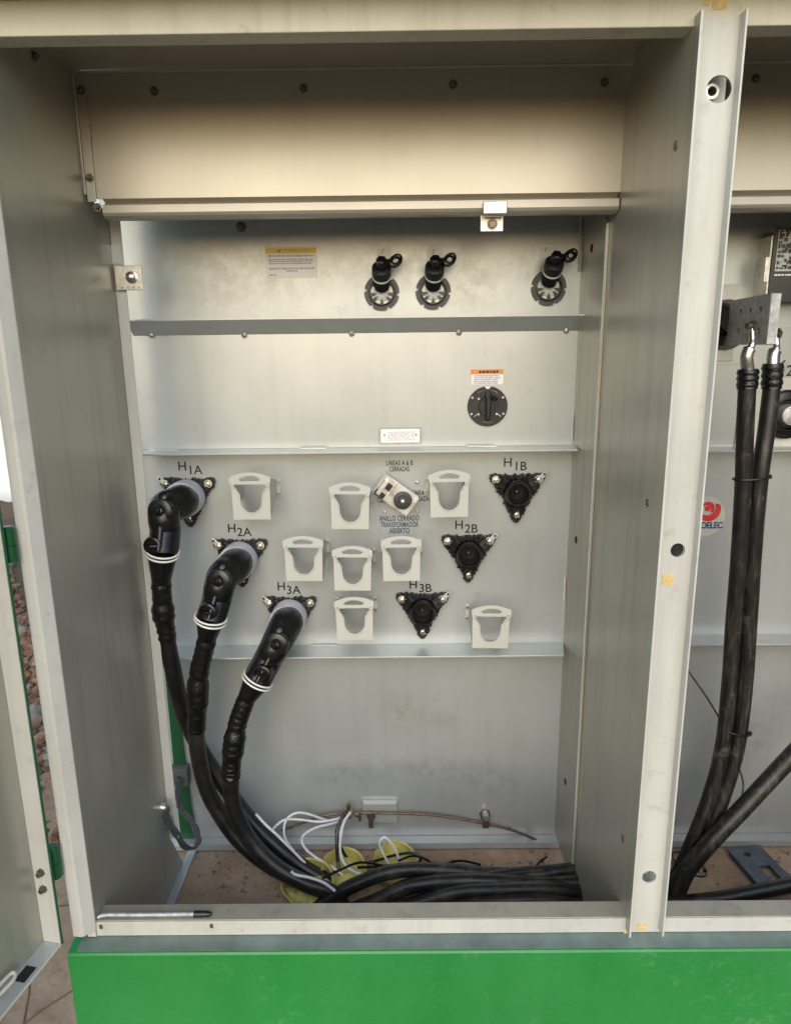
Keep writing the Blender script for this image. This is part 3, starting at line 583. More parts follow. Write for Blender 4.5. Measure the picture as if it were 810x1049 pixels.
# ------------------------------------------------------------------ bushings
def tri_outline(s, seed, jag=.0026):
    random.seed(seed); C3 = [(-.070*s, .043*s), (.070*s, .043*s), (0, -.083*s)]; out = []
    for i in range(3):
        a_, b_ = Vector(C3[i]), Vector(C3[(i+1) % 3]); prev = Vector(C3[i-1])
        da, db = (prev-a_).normalized(), (b_-a_).normalized()
        A, B = a_+da*.020, a_+db*.020
        for k in range(6):
            t_ = k/5; q = A*(1-t_)**2+a_*2*t_*(1-t_)+B*t_*t_; out.append(q)
        E_ = b_+(a_-b_).normalized()*.020
        for k in range(1, 22):
            q = B.lerp(E_, k/22); nn = Vector((db.y, -db.x)); out.append(q+nn*(random.uniform(-jag, jag*1.3)+.0028*sin(pi*k/22)))
    return [(q.x, q.y) for q in out]
def bushing(loc, label, socket, ear, seed):
    o = empty('bushing', loc, label, 'bushing', 'high voltage bushings')
    ol = tri_outline(1, seed)
    flat_curve('flange', [ol]+([circ(.0235, 30)[::-1]] if socket else []), .015, 'rubber_flange', o, bevel=.0016, y=-.0155)
    random.seed(seed)
    m_ = MB()
    for k in range(46):                            # fringe of ribs moulded round the flange
        a_ = 2*pi*k/46; q = ol[int(k/46*len(ol))]; d = Vector((q[0], 0, q[1])); L = d.length
        if L < .036: continue
        d.normalize(); r0 = .034; m_.tube([d*r0+Vector((0, -.022, 0)), d*(L*.75+.006)+Vector((0, -.0175, 0)), d*(L+.0010)+Vector((0, -.009, 0))], [.0022, .0027, .0020], 5)
    m_.build('flange_ribs', 'rubber_flange', o, local=True, kind='stuff')
    for i, (x, z) in enumerate(((-.0490, .0300), (.0490, .0300), (0, -.0530))):
        bo = MB().lathe([(.0150, .0098), (.018, .0098), (.018, .007)], (x, 0, z), (0, -1, 0), 18).build('clamp_washer', 'zinc', o, smooth=True, local=True)
        MB().lathe([(.018, .0068), (.024, .0066)], (x, 0, z), (0, -1, 0), 6).lathe([(.024, .0042), (.034, .0040)], (x, 0, z), (0, -1, 0), 12).build('stud', 'steel', bo, local=True)
    sx = -1 if ear < 0 else 1
    et = MB(); e0 = Vector((sx*.048, -.0165, .030)); e1 = Vector((sx*.067, -.0145, .047)); n_ = Vector((-.66*sx*sx, 0, .75*sx)).normalized()*.006
    et.add([e0-n_, e0+n_, e1+n_*.8, e1-n_*.8]+[q+Vector((0, -.003, 0)) for q in (e0-n_, e0+n_, e1+n_*.8, e1-n_*.8)], [(3, 2, 1, 0), (4, 5, 6, 7), (0, 1, 5, 4), (1, 2, 6, 5), (2, 3, 7, 6), (3, 0, 4, 7)])
    et.build('ground_tab', 'zinc' if ear < 0 else 'tin_plate', o, bevel=.0008, local=True)
    MB().lathe([(.0176, .0028), (.0186, .0028)], (sx*.062, 0, .0425), (0, -1, 0), 10).build('tab_hole', 'dark_hole', o, local=True)
    if socket:
        MB().lathe([(.009, .033), (.020, .0315), (.036, .0305), (.039, .0290), (.039, .0235), (.037, .0222), (.0345, .0218)], (0, 0, 0), (0, -1, 0), 36, cap=False).build('socket', 'rubber', o, smooth=True, local=True)
        MB().lathe([(.0348, .0219), (.016, .0205), (.0012, .0195), (.0012, .0005)], (0, 0, 0), (0, -1, 0), 30, cap=False).build('bore', 'dark_hole', o, smooth=True, local=True)
        MB().lathe([(.0015, .005), (.016, .0045), (.019, .002)], (-.001, 0, .002), (0, -1, 0), 16).build('contact_pin', 'screw_steel', o, smooth=True, local=True)
    return o
for i, (px, py, lb) in enumerate(((530.5, 505.5, 'topmost'), (480.4, 568.5, 'middle'), (432.8, 628, 'lowest'))):
    p = at(px, py, Y=YT-.03); bushing((p.x, YT, p.z), f'empty black triangular bushing with open socket, {lb} of the right hand three', True, 1, 20+i)
AB = []
for i, (px, py, lb) in enumerate(((192, 509, 'upper left'), (246, 572, 'middle'), (297, 630.5, 'lowest'))):
    p = at(px, py, Y=YT-.02); AB.append(p); bushing((p.x, YT, p.z), f'black triangular bushing flange behind the {lb} cable elbow', False, -1, 30+i)

# ------------------------------------------------------------------ elbows with cables
def elbow(idx, lb, cap, test, band, path_sleeve, path_cable, Ys):
    """px points; Ys: Y at the elbow leg, along the sleeve and along the cable"""
    p = AB[idx]; o = empty('cable_elbow', (p.x, YT, p.z), f'black elbow connector with grey collar and cable, {lb} of the three', 'cable elbow', 'elbow connectors on the left bushings')
    YE = Ys[0]
    c3 = at(*cap, Y=YE); t3 = at(*test, Y=YE-.003); b3 = at(*band, Y=YE)
    leg = (b3-c3); leg.normalize()
    a0 = Vector((p.x, YT-.018, p.z)); a1 = Vector((p.x, YT-.075, p.z)); out = Vector((0, -1, 0))
    bend = c3+Vector((0, .036, 0))
    MB().lathe([(0, .0415), (.012, .0425), (.044, .0420), (.046, .0395), (.046, .030)], a0, (a1.lerp(bend, .25)-a0), 36).build('collar', 'grey_collar', o, smooth=True)
    hor = spline([a0+(a1-a0)*.4, a1, a1.lerp(bend, .5), bend-Vector((0, .0, 0)), bend+leg*.022+Vector((0, -.014, 0)), bend+leg*.05+Vector((0, -.010, 0)), b3+Vector((0, .004, 0)), b3+leg*.008], 5)
    L = len(hor); rad = []
    for i in range(L):
        q = i/(L-1); rad.append(.0385-.0055*smoothstep(.1, .75, q)+.0015*smoothstep(.9, 1, q))
    MB().tube(hor, rad, 26).build('body', 'rubber', o, smooth=True)
    # ridge along the leg and the moulded shoulder at the bend
    MB().tube([bend+Vector((0, -.012, .020)), bend+Vector((0, -.031, -.004))+leg*.006, bend+leg*.03+Vector((0, -.038, 0)), b3+Vector((0, -.0275, 0))-leg*.008], [.010, .012, .008, .006], 12).build('moulded_ridge', 'rubber', o, smooth=True)
    ax = Vector((-.10, -1, .10)).normalized(); cb = c3+Vector((0, .006, 0))
    cp_ = MB().lathe([(-.022, .027), (.004, .0275), (.0075, .0265), (.010, .022), (.010, .012), (.014, .011), (.016, .008)], cb, ax, 28).build('end_cap', 'rubber', o, smooth=True)
    MB().torus(cb+ax*.017+Vector((.002, 0, .004)), (1, .1, .1), .0085, .0032, 18, 7).build('pull_ring', 'rubber', cp_, smooth=True)
    nb = bend+Vector((.004, -.016, .027)); MB().lathe([(-.01, .012), (.008, .0115), (.011, .008)], nb, Vector((-.1, -.8, .6)), 16).build('moulded_boss', 'rubber', o, smooth=True)
    tb = t3+Vector((-.002, -.012, 0)); tx = Vector((-.12, -1, .05)).normalized()
    tpn = MB().lathe([(-.022, .0205), (.004, .0210), (.009, .0195), (.011, .016), (.008, .014), (.008, .001)], tb, tx, 26).build('test_point_cap', 'rubber', o, smooth=True)
    tl = MB(); d_ = leg.cross(tx).normalized(); e_ = d_.cross(tx).normalized()
    tl.tube([tb+tx*.009-d_*.011+e_*.0, tb+tx*.014, tb+tx*.009+d_*.011], [.0035, .0045, .0035], 8).build('cap_tab', 'rubber', tpn, smooth=True)
    # two pale bands round the leg
    dirb = (at(*path_sleeve[0], Y=Ys[1])-b3).normalized()
    for k in (-.002, .0065):
        dt = dirb+Vector((random.uniform(-.05, .05), 0, random.uniform(-.04, .04)))
        MB().torus(b3+dirb*k, dt, .0345, .0022, 36, 7).build('pale_band', 'white_band', o, smooth=True)
    # cone, taped sleeve, cable
    sl = [b3]+[at(x, y, Y=Ys[1]+(Ys[2]-Ys[1])*i/max(1, len(path_sleeve)-1)) for i, (x, y) in enumerate(path_sleeve)]
    cone = spline([b3, b3.lerp(sl[1], .5), sl[1]], 4); k = len(cone)
    MB().tube(cone, [.0335-.0135*(i/(k-1))**.9 for i in range(k)], 26).build('stress_cone', 'rubber', o, smooth=True)
    sp = spline(sl[1:], 14); k = len(sp)
    rr = [.0200+.0016*(.5+.5*mnoise.noise(Vector((i*.33, idx*5, 0))))+(.0035*smoothstep(.38, .42, i/k)*(1-smoothstep(.62, .66, i/k)))+.0007*(i % 3) for i in range(k)]
    MB().tube(sp, rr, 20, jitter=.05).build('taped_sleeve', 'tape', o, smooth=True)
    cp2 = [sl[-1]]+[at(x, y, Y=Y_) for x, y, Y_ in path_cable]
    MB().tube(spline(cp2, 10), .0192, 18, jitter=.015).build('cable', 'cable_jacket', o, smooth=True)
    return o
elbow(0, 'uppermost', (164, 524), (160.5, 557), (166.5, 565), [(165, 597), (167, 625), (171, 656)],
      [(177, 685, .445), (186, 725, .47), (202, 762, .485), (226, 800, .485), (256, 840, .47), (284, 868, .45), (312, 890, .43), (338, 906, .41), (350, 925, .40)], (.405, .42, .435))
elbow(1, 'middle', (224, 596), (216, 624), (216, 633), [(212, 655), (204, 690), (202, 725), (201, 748)],
      [(203, 772, .425), (211, 806, .43), (224, 832, .43), (244, 860, .42), (272, 884, .40), (302, 900, .385), (330, 912, .37), (345, 928, .36)], (.405, .41, .42))
elbow(2, 'lowest', (283, 661), (271.5, 687), (264, 696), [(252, 716), (243, 743), (238, 775), (236.5, 797)],
      [(237, 815, .385), (243, 838, .385), (258, 864, .38), (282, 888, .365), (312, 905, .35), (338, 914, .345), (352, 930, .34)], (.405, .40, .385))

# ------------------------------------------------------------------ floor: conduits, cable runs, wires
random.seed(11)
def crumple(m_, amp, sc):
    m_.v = [q+Vector((mnoise.noise(q*sc), mnoise.noise(q*sc+Vector((9, 3, 1))), mnoise.noise(q*sc+Vector((2, 7, 5)))))*amp for q in m_.v]; return m_
for px, py, r, h, lb in ((318, 914, .064, .034, 'under the thick cables, nearest the sill'), (352, 899, .058, .034, 'between the black cables and the white loops'), (405, 892, .060, .030, 'under the thin black wire, rightmost')):
    p = at(px, py, Z=GZ); o = empty('conduit_stub', (p.x, p.y, GZ), f'olive yellow conduit stub on the floor {lb}', 'conduit', 'yellow conduit stubs')
    crumple(MB().lathe([(-.02, r*.90), (h*.5, r*.92), (h*.62, r*.98), (h, r), (h+.003, r*.96), (h, r*.90), (h*.3, r*.86), (-.02, r*.86)], (0, 0, 0), (random.uniform(-.15, .1), random.uniform(-.35, -.1), 1), 44, cap=False), .009, 26+h*100).build('pipe', 'conduit_yellow', o, smooth=True, local=True)
    crumple(MB().lathe([(h*.3, r*.86), (h*.55, r*.80), (h*.72, r*.65), (h*.8, r*.5), (h*.7, r*.35), (h*.6, r*.2), (h*.6, r*.05)], (0, 0, 0), (0, 0, 1), 36), .012, 40).build('filling', 'conduit_yellow', o, local=True)
RUNS = [([(430, 940, .30), (455, 912, .318), (500, 900, .34), (545, 892, .362), (585, 893, .375), (602, 897, .38)], .0120, 'thinner, crossing over the others'),
        ([(470, 938, .285), (505, 917, .30), (550, 909, .315), (590, 912, .325), (604, 914, .33)], .0110, 'thinner, lying between the heavy ones'),
        ([(322, 932, .33), (342, 918, .335), (366, 905, .34), (405, 893.5, .345), (450, 890, .35), (495, 895, .355), (545, 898, .36), (578, 894, .37), (600, 890, .38)], .0165, 'arching highest'),
        ([(352, 936, .31), (385, 921, .315), (425, 909, .32), (470, 903, .325), (520, 905, .33), (560, 906, .335), (600, 905, .34)], .0180, 'second from the back'),
        ([(380, 940, .29), (420, 926, .295), (470, 916, .30), (520, 914, .305), (565, 913, .31), (603, 918, .315)], .0175, 'third from the back'),
        ([(410, 946, .275), (460, 931, .28), (510, 925, .285), (560, 924, .29), (606, 930, .29)], .0175, 'nearest the sill'),
        ([(440, 893, .39), (480, 899, .385), (530, 905, .38), (580, 903, .385), (602, 900, .39)], .0150, 'lying behind the others')]
for pts, r, lb in RUNS:
    sp = spline([at(x+random.uniform(-4, 4), y+random.uniform(-1.8, 1.8), Y=Y_) for x, y, Y_ in pts], 9)
    tag(MB().tube(sp, r, 16, jitter=.03).build('floor_cable', 'dusty_jacket', smooth=True), f'thick dusty black cable on the cabinet floor, {lb}', 'cable', 'thick cables along the floor')
def wire(name, pts, Y, r, mat, label, group, cat='wire', n=8):
    if not hasattr(Y, '__len__'): Y = [Y]*len(pts)
    Y = [Y[0]+(Y[-1]-Y[0])*i/(len(pts)-1) for i in range(len(pts))] if len(Y) == 2 else Y
    return tag(MB().tube(spline([at(x, y, Y=y_) for (x, y), y_ in zip(pts, Y)], 8), r, n).build(name, mat, smooth=True), label, cat, group)
WG = 'loose white wires'
wire('white_wire', [(262, 834), (272, 845), (285, 857), (304, 876), (315, 888), (322, 902)], (.45, .42), .0032, 'white_wire', 'white wire running down beside the black cables', WG)
wire('white_wire', [(336, 841), (327, 838), (315, 834), (304, 833), (295, 838), (291, 847), (292, 859), (302, 874), (313, 887), (318, 900)], (.53, .44), .0032, 'white_wire', 'white wire with a high hump left of the copper clamp', WG)
wire('white_wire', [(352, 836), (346, 839), (327, 842), (308, 840), (292, 840), (283, 846), (277, 853)], (.53, .47), .0032, 'white_wire', 'white wire running flat to the left from the clamp', WG)
wire('white_wire', [(352, 840), (340, 844), (324, 848), (312, 855), (309, 862), (314, 871), (324, 879), (339, 888), (352, 898), (361, 908)], (.53, .40), .0032, 'white_wire', 'white wire bent in a wide C below the clamp', WG)
wire('white_wire', [(360, 831), (354, 839), (350, 850), (348, 868), (351, 882), (360, 892), (376, 897.5), (394, 898)], (.52, .38), .0038, 'white_wire', 'thicker white wire dropping straight from the clamp', WG)
wire('white_wire', [(402, 899), (397, 884), (392, 874), (388.5, 865), (390, 860), (395, 858.5), (402, 866), (407, 876), (408.5, 886), (408, 898)], (.42, .42), .0030, 'white_wire', 'narrow white wire loop standing at the right', WG)
wire('white_wire', [(298, 893), (303, 896.5), (319, 900), (332, 905), (343, 913)], (.330, .318), .0032, 'white_wire', 'white wire lying on top of the thick cables', WG)
wire('black_wire', [(356, 830), (349, 840), (345, 852), (345, 867), (346, 884), (348, 896)], (.51, .42), .0045, 'rubber', 'black wire dropping beside the thick white wire', 'thin black wires')
wire('black_wire', [(344, 850), (347, 863), (354, 877), (364, 886), (385, 882), (402, 877), (420, 874), (430, 877), (428, 884), (410, 886), (385, 888), (366, 889)], (.49, .40), .0034, 'rubber', 'thin black wire looping right over the yellow conduits', 'thin black wires')
wire('black_wire', [(330, 900), (345, 893), (368, 884), (392, 887), (420, 893), (446, 888), (470, 882), (492, 886)], (.37, .42), .0030, 'rubber', 'thin black wire trailing right across the floor cables', 'thin black wires')
wire('black_wire', [(408, 882), (424, 877), (441, 884), (436, 893), (418, 894)], (.40, .37), .0028, 'rubber', 'short black wire curl beside the narrow white loop', 'thin black wires')
wire('black_wire', [(560, 878), (552, 884), (545, 892)], (.46, .42), .0026, 'rubber', 'short black offcut lying at the back near the partition', 'thin black wires')
# bare copper earth wire with clamps
wire('copper_wire', [(288, 851), (305, 845), (325, 838), (342, 834), (370, 833), (405, 833.5), (440, 835), (470, 839), (497, 844), (525, 851), (550, 861), (574, 872)], (.525, .545), .0034, 'copper', 'bare copper earth wire strung along the tank foot', None, n=10)
p = at(357, 833, Y=.525)
o = empty('wire_clamp', (p.x, .525, p.z), 'brass clamp gathering the white and black wires', 'clamp')
MB().box(-.010, .010, -.012, .012, -.010, .014).build('body', 'brass', o, bevel=.003, local=True)
MB().lathe([(0, .0065), (.016, .006)], (.0, 0, .013), (.15, -.3, 1), 6).build('bolt', 'screw_steel', o, local=True)
MB().lathe([(0, .0065), (.012, .0065)], (.018, 0, -.004), (1, -.3, 0), 6).lathe([(0, .004), (.012, .004)], (.028, 0, -.010), (.1, -.2, -1), 8).build('nut', 'copper', o, local=True)
a, b_ = at(371, 819, Y=YT), at(407, 840, Y=YT)
o = empty('ground_pad', (a.x, YT, b_.z), 'small rectangular earth pad welded low on the tank', 'pad')
MB().box(0, b_.x-a.x, -.012, -.0005, 0, a.z-b_.z).build('block', 'tank_paint', o, bevel=.0015, local=True)
MB().box(.004, b_.x-a.x-.004, -.0145, -.0125, a.z-b_.z-.006, a.z-b_.z-.001).build('weld_bead', 'frame_paint', o, local=True)
q = at(380, 838, Y=.54); m_ = MB().lathe([(0, .012), (.010, .0115)], (q.x, .548, q.z+.003), (0, -1, 0), 6).lathe([(.010, .006), (.020, .006)], (q.x, .548, q.z+.003), (0, -1, 0), 10).box(q.x-.006, q.x+.006, .525, .545, q.z-.020, q.z-.004).build('wire_connector', 'screw_steel', o)
p = at(497, 838, Y=.55)
o = empty('earth_bolt', (p.x, YT, p.z), 'earth bolt clamping the copper wire at the right', 'bolt')
MB().lathe([(0, .015), (.006, .015)], (0, 0, .004), (0, -1, 0), 6).build('nut', 'screw_steel', o, local=True)
MB().lathe([(.006, .009), (.022, .0085), (.026, .006)], (0, 0, .010), (0, -1, 0), 14).build('stud', 'zinc', o, smooth=True, local=True)
MB().box(-.009, .009, -.026, -.008, -.022, .004).build('saddle', 'screw_steel', o, bevel=.003, local=True)
# earth strap in the left corner
a, b_ = at(170, 788, Y=YT-.03), at(193, 806, Y=YT-.03)
o = empty('earth_strap', ((a.x+b_.x)/2, YT-.03, b_.z), 'dark braided earth strap looping between wall and tank at lower left', 'strap')
MB().box(a.x, b_.x, YT-.032, YT-.009, b_.z, a.z).build('plate', 'strap_grey', o, bevel=.001)
q = at(182, 799, Y=YT-.034); MB().lathe([(0, .010), (.008, .009), (.012, .006)], q, (0, -1, 0), 12).build('bolt', 'screw_steel', o, smooth=True)
q2 = at(165, 827, X=XL+.002); MB().lathe([(0, .010), (.010, .009), (.014, .005)], q2, (1, -.2, 0), 12).build('bolt', 'zinc', o, smooth=True)
pts = spline([at(182, 799, Y=YT-.045), at(182, 815, Y=YT-.05), at(186, 829, Y=YT-.05), at(197, 843, Y=YT-.055), at(203, 858, Y=YT-.07), at(200, 868, Y=YT-.09), at(190, 868, Y=YT-.12), at(179, 852, Y=YT-.15), at(171, 838, Y=YT-.17), q2+Vector((.012, 0, 0))], 8)
m_ = MB(); k = len(pts)
for d in (-.0045, 0, .0045):
    m_.tube([q+Vector((d*.8+.0015*sin(i*.9+d*400), d*.5, .001*cos(i*.9+d*400))) for i, q in enumerate(pts)], .0036, 8)
m_.build('braid', 'strap_grey', o, smooth=True)
# welding rod left on the sill
a, b_ = at(103, 938, Z=ZS+.005), at(217, 936.5, Z=ZS+.005)
o = empty('welding_rod', (a+b_)/2, 'silvery thin rod with a dark tip lying on the sill', 'rod'); o.location.z = ZS
MB().tube(spline([a+Vector((-.004, -.003, -.001)), a+Vector((.012, 0, .001)), a.lerp(b_, .4), a.lerp(b_, .86)], 6), .0042, 12).build('rod', 'tin_plate', o, smooth=True)
MB().tube([a.lerp(b_, .84), a.lerp(b_, .92), a.lerp(b_, .975), b_], [.0058, .0058, .005, .0025], 12).build('tip', 'rubber', o, smooth=True)

# ------------------------------------------------------------------ right compartment
PX = at(787, 325, Y=.36).x
sp_ = empty('busbar_spade', (PX, .53, at(765, 354, Y=.45).z), 'flat dark terminal spade with six holes beside the partition post', 'terminal')
zt, zb_ = at(787, 300, Y=.36).z, at(787, 353, Y=.36).z
hl = [circ(.0065, 16, yy, zz)[::-1] for yy in (.395, .437, .480) for zz in (zt-.030, zb_+.028)]
flat = flat_curve('spade', [[(.36, zb_), (.52, zb_), (.53, zb_+.01), (.53, zt-.014), (.52, zt-.004), (.36, zt)]]+hl, .020, 'spade_dark', None, bevel=.001)
me = flat.data; me.transform(Matrix(((0, 1, 0, PX), (1, 0, 0, 0), (0, 0, 1, 0), (0, 0, 0, 1)))); me.transform(Matrix.Translation(-sp_.location)); flat.parent = sp_; me.flip_normals()
MB().box(PX+.0005, PX+.0195, .3575, .3598, zb_+.001, zt-.001).build('end_face', 'tin_plate', sp_, bevel=.0008)  # paler plate puts the light on the spade's end into its colour
for k, r in ((0, .034), (.011, .030), (.022, .026)): MB().lathe([(0, r), (.008, r*.96)], (PX+.008, YT-.001-k, (zt+zb_)/2+.002), (0, -1, 0), 24).build('bushing_shed', 'rubber', sp_, smooth=True)
MB().lathe([(0, .055), (.006, .055)], (PX+.006, YT-.0005, (zt+zb_)/2-.006), (0, -1, 0), 28).build('seal_disc', 'rubber', sp_, smooth=True)
MB().box(PX-.07, PX+.03, YT-.004, YT-.0006, zb_-.036, zt+.032).build('mounting_plate', 'frame_paint', sp_, bevel=.002)
lowcab = 'heavy low voltage cables'
def lv_cable(lug_px, pts, label, first):
    o = empty('power_cable', at(pts[-1][0], pts[-1][1], Y=pts[-1][2]), label, 'cable', lowcab)
    P = [at(x, y, Y=Y_) for x, y, Y_ in pts]
    if lug_px:
        lg = [at(x, y, Y=Y_) for x, y, Y_ in lug_px]
        MB().tube(spline(lg, 6), [.006]*6+[.0075]*3+[.0125]*(len(spline(lg, 6))-9), 14).build('lug', 'steel', o, smooth=True)
        MB().lathe([(0, .011), (.007, .011)], lg[0]+Vector((.004, 0, .006)), (-1, -.3, 0), 6).lathe([(.007, .006), (.018, .006)], lg[0]+Vector((.004, 0, .006)), (-1, -.3, 0), 10).build('bolt', 'screw_steel', o)
        s_ = spline(P[:2], 10); MB().tube(s_, [.0185+.0012*(i % 3) for i in range(len(s_))], 16, jitter=.04).build('tape_wrap', 'tape', o, smooth=True)
    MB().tube(spline(P, 9), .0168 if lug_px else .0195, 16, jitter=.02).build('jacket', 'streaked_jacket', o, smooth=True)
    return o
c1 = lv_cable([(770, 337, .355), (770, 352, .345), (765, 364, .342), (766, 382, .345)], [(766, 378, .345), (765, 398, .345), (763, 440, .35), (761, 500, .36), (756, 580, .37), (751, 640, .38), (747, 700, .385), (739, 770, .39), (724, 824, .385), (706, 870, .37), (690, 905, .355), (681, 930, .345)], 'black power cable nearest the post, hanging from the spade', True)
c2 = lv_cable([(795, 345, .385), (795, 356, .38), (792, 364, .375), (791, 378, .37)], [(791.5, 372, .37), (790, 398, .37), (785, 440, .365), (778, 490, .36), (772, 560, .37), (767, 640, .38), (763, 700, .385), (755, 765, .39), (739, 820, .385), (717, 872, .365), (700, 902, .35), (690, 930, .335)], 'black power cable hanging behind the spade, right of its twin', True)
c3 = lv_cable(None, [(850, 735, .36), (815, 770, .36), (786, 801, .355), (757, 832, .345), (732, 858, .335), (708, 886, .33), (692, 908, .325), (684, 930, .32)], 'black power cable slanting in from the right edge', False)
tag(MB().tube(spline([at(x, y, Y=.30) for x, y in ((680, 927), (712, 924), (745, 920), (780, 913), (820, 905))], 8), .0165, 16, jitter=.03).build('floor_cable', 'dusty_jacket', smooth=True), 'thick black cable on the floor right of the post', 'cable')
def tie(pxa, pxb, Y, label):
    a_, b__ = at(*pxa, Y=Y), at(*pxb, Y=Y); c_ = (a_+b__)/2; h = (b__-a_)/2; d = Vector((0, 1, 0)); n = 24
    pth = [c_+h*cos(2*pi*i/n)*1.06+d*(.021 if Y > .35 else .036)*sin(2*pi*i/n) for i in range(n+1)]
    m_ = MB().tube(pth, .0022, 6, cap=False); m_.box(b__.x-.003, b__.x+.004, Y-.006, Y+.002, b__.z-.004, b__.z+.004)
    tag(m_.build('cable_tie', 'rubber'), label, 'cable tie', 'black cable ties')
tie((752, 491), (787, 488), .36, 'upper black cable tie holding the two hanging power cables')
tie((739, 746), (767, 751), .388, 'lower black cable tie near the bend of the power cables')
tie((690, 880), (721, 891), .347, 'black cable tie at the bottom of the power cables')
wire('thin_cord', [(700, 680), (708, 692), (722, 712), (735, 733), (745, 752)], .47, .0022, 'copper', 'thin brown cord slanting behind the power cables', 'thin brown cords', 'cord')
wire('thin_cord', [(752, 778), (758, 790), (761, 804), (759, 818), (752, 826)], .46, .0022, 'copper', 'short thin brown cord curving at the power cable fork', 'thin brown cords', 'cord')
# X2 bushing, nameplate, logo
p = at(803, 424, Y=YT)
o = empty('low_voltage_bushing', (p.x, YT, p.z), 'round black bushing with pale centre on a light plate at the right edge', 'bushing')
MB().box(-.108, .10, -.004, -.0006, -.082, .082).build('plate', 'frame_paint', o, bevel=.002, local=True)
MB().lathe([(.004, .056), (.014, .055), (.018, .050), (.018, .034), (.012, .031), (.012, .001)], (0, 0, 0), (0, -1, 0), 34, cap=False).build('seal', 'rubber', o, smooth=True, local=True)
MB().lathe([(.010, .024), (.035, .022), (.037, .018)], (0, 0, 0), (0, -1, 0), 24).build('stud', 'tin_plate', o, smooth=True, local=True)
for x, z in ((-.098, .062), (-.098, -.060)): MB().lathe([(.004, .010), (.012, .009)], (x, 0, z), (0, -1, 0), 6).build('bolt', 'screw_steel', o, local=True)
p = at(803, 377, Y=YT); o = empty('terminal_label', (p.x, YT-.0006, p.z), 'lettering X 2 on the panel at the right edge', 'label')
text('lettering', 'X', .034, 'ink', o, x=-.010, y=-.0003, z=.004, bold=.01); text('lettering', '2', .034, 'ink', o, x=.013, y=-.0003, z=-.007, bold=.01)
tag(MB().box(at(745, 373, Y=YT).x-.08, at(775, 373, Y=YT).x, YT-.0014, YT-.0004, at(760, 373, Y=YT).z-.001, at(760, 373, Y=YT).z+.001).build('seam_weld', 'wall_paint', pM))
a, b_ = at(794, 233, Y=.50), at(830, 309, Y=.50); W_, H_ = b_.x-a.x+.12, a.z-b_.z
o = empty('nameplate', (a.x, .50, b_.z), 'black and silver printed nameplate cut by the right photo edge', 'nameplate')
MB().box(0, W_, 0, .003, 0, H_).build('plate', 'plate_black', o, bevel=.0008, local=True)
MB().box(.008, W_-.01, -.0006, -.0001, H_*.42, H_*.97).build('silver_field', 'tin_plate', o, local=True)
random.seed(3)
for k in range(17):
    z_ = H_*(.45+.52*k/17); m_ = MB(); x = .010
    while x < W_-.02:
        L = random.uniform(.002, .012)
        if random.random() < .62: m_.box(x, x+L, -.0011, -.0006, z_, z_+random.uniform(.003, .0075))
        x += L+random.uniform(.001, .003)
    m_.build('lettering', 'plate_black', o, local=True)
words('lettering', o, .008, W_*.8, H_*.37, .0035, 'sticker_white', -.0003)
MB().box(-.012, -.001, .002, .005, H_*.28, H_*.62).build('holder_tab', 'zinc', o, bevel=.001, local=True)
MB().box(-.004, -.0008, .003, YT-.5, H_*.02, H_*.9).build('standoff', 'zinc', o, local=True)
# round maker's sticker
p = at(721, 529, Y=YT); s_ = .00229
o = empty('logo_sticker', (p.x, YT-.0006, p.z), 'round clear sticker with a red swirl half hidden by the post', 'sticker')
flat_curve('film', [circ(.049, 40)], .0005, 'sticker_grey', o, y=0)
# swirl: thick red crescent with an inner curl, and a pale gap
def crescent(R, r, cx, cz, a0, a1, n=18):
    o_ = [(R*cos(radians(a0+(a1-a0)*k/n)), R*sin(radians(a0+(a1-a0)*k/n))) for k in range(n+1)]
    i_ = [(cx+r*cos(radians(a1-(a1-a0)*k/n)), cz+r*sin(radians(a1-(a1-a0)*k/n))) for k in range(n+1)]
    return o_+i_
flat_curve('swirl', [crescent(.028, .019, -.004, .006, -160, 30)], .0004, 'logo_red', o, y=-.0006, x=.010, z=.016)
flat_curve('swirl', [crescent(.016, .010, -.003, -.003, -40, 150)], .0004, 'logo_red', o, y=-.0006, x=.007, z=.020)
flat_curve('swirl', [circ(.007, 16)], .0004, 'logo_red', o, y=-.0006, x=.006, z=.019)
text('lettering', 'OELEC', .0215, 'logo_navy', o, x=.046, y=-.0004, z=-.0225, bold=.03, align='RIGHT', sx=.88, space=.9)
# slotted steel bracket on the floor
p = at(782, 893, Z=GZ+.01)
o = empty('floor_bracket', (p.x, p.y, GZ), 'grey slotted steel bracket lying on the floor at right', 'bracket', rz=.12)
flat = flat_curve('plate', [[(-.045, -.075), (.050, -.075), (.040, .080), (-.050, .080)], [(-.008, -.045), (-.008, .010), (.022, .010), (.022, -.045)], circ(.009, 14, -.012, .052)], .006, 'blue_steel', None, bevel=.001)
flat.data.transform(Matrix(((1, 0, 0, 0), (0, 0, 1, 0), (0, 1, 0, .012), (0, 0, 0, 1)))); flat.parent = o
for x in (-.046, .040): MB().box(x, x+.005, -.07, .075, .0005, .008).build('edge_rib', 'blue_steel', o, local=True)

# ------------------------------------------------------------------ the open door at left
dz0 = at(64, 967, Y=-.03); hx = at(22, 700, Y=-.03).x
e1 = at(0, 1046, Z=dz0.z)
dirx = Vector((e1.x-dz0.x, e1.y-dz0.y, 0)).normalized(); ang = math.atan2(dirx.y, dirx.x)
dr = empty('cabinet_door', (dz0.x, -.03, dz0.z), 'open cabinet door at left with pale inside and green rim', 'door', rz=ang)
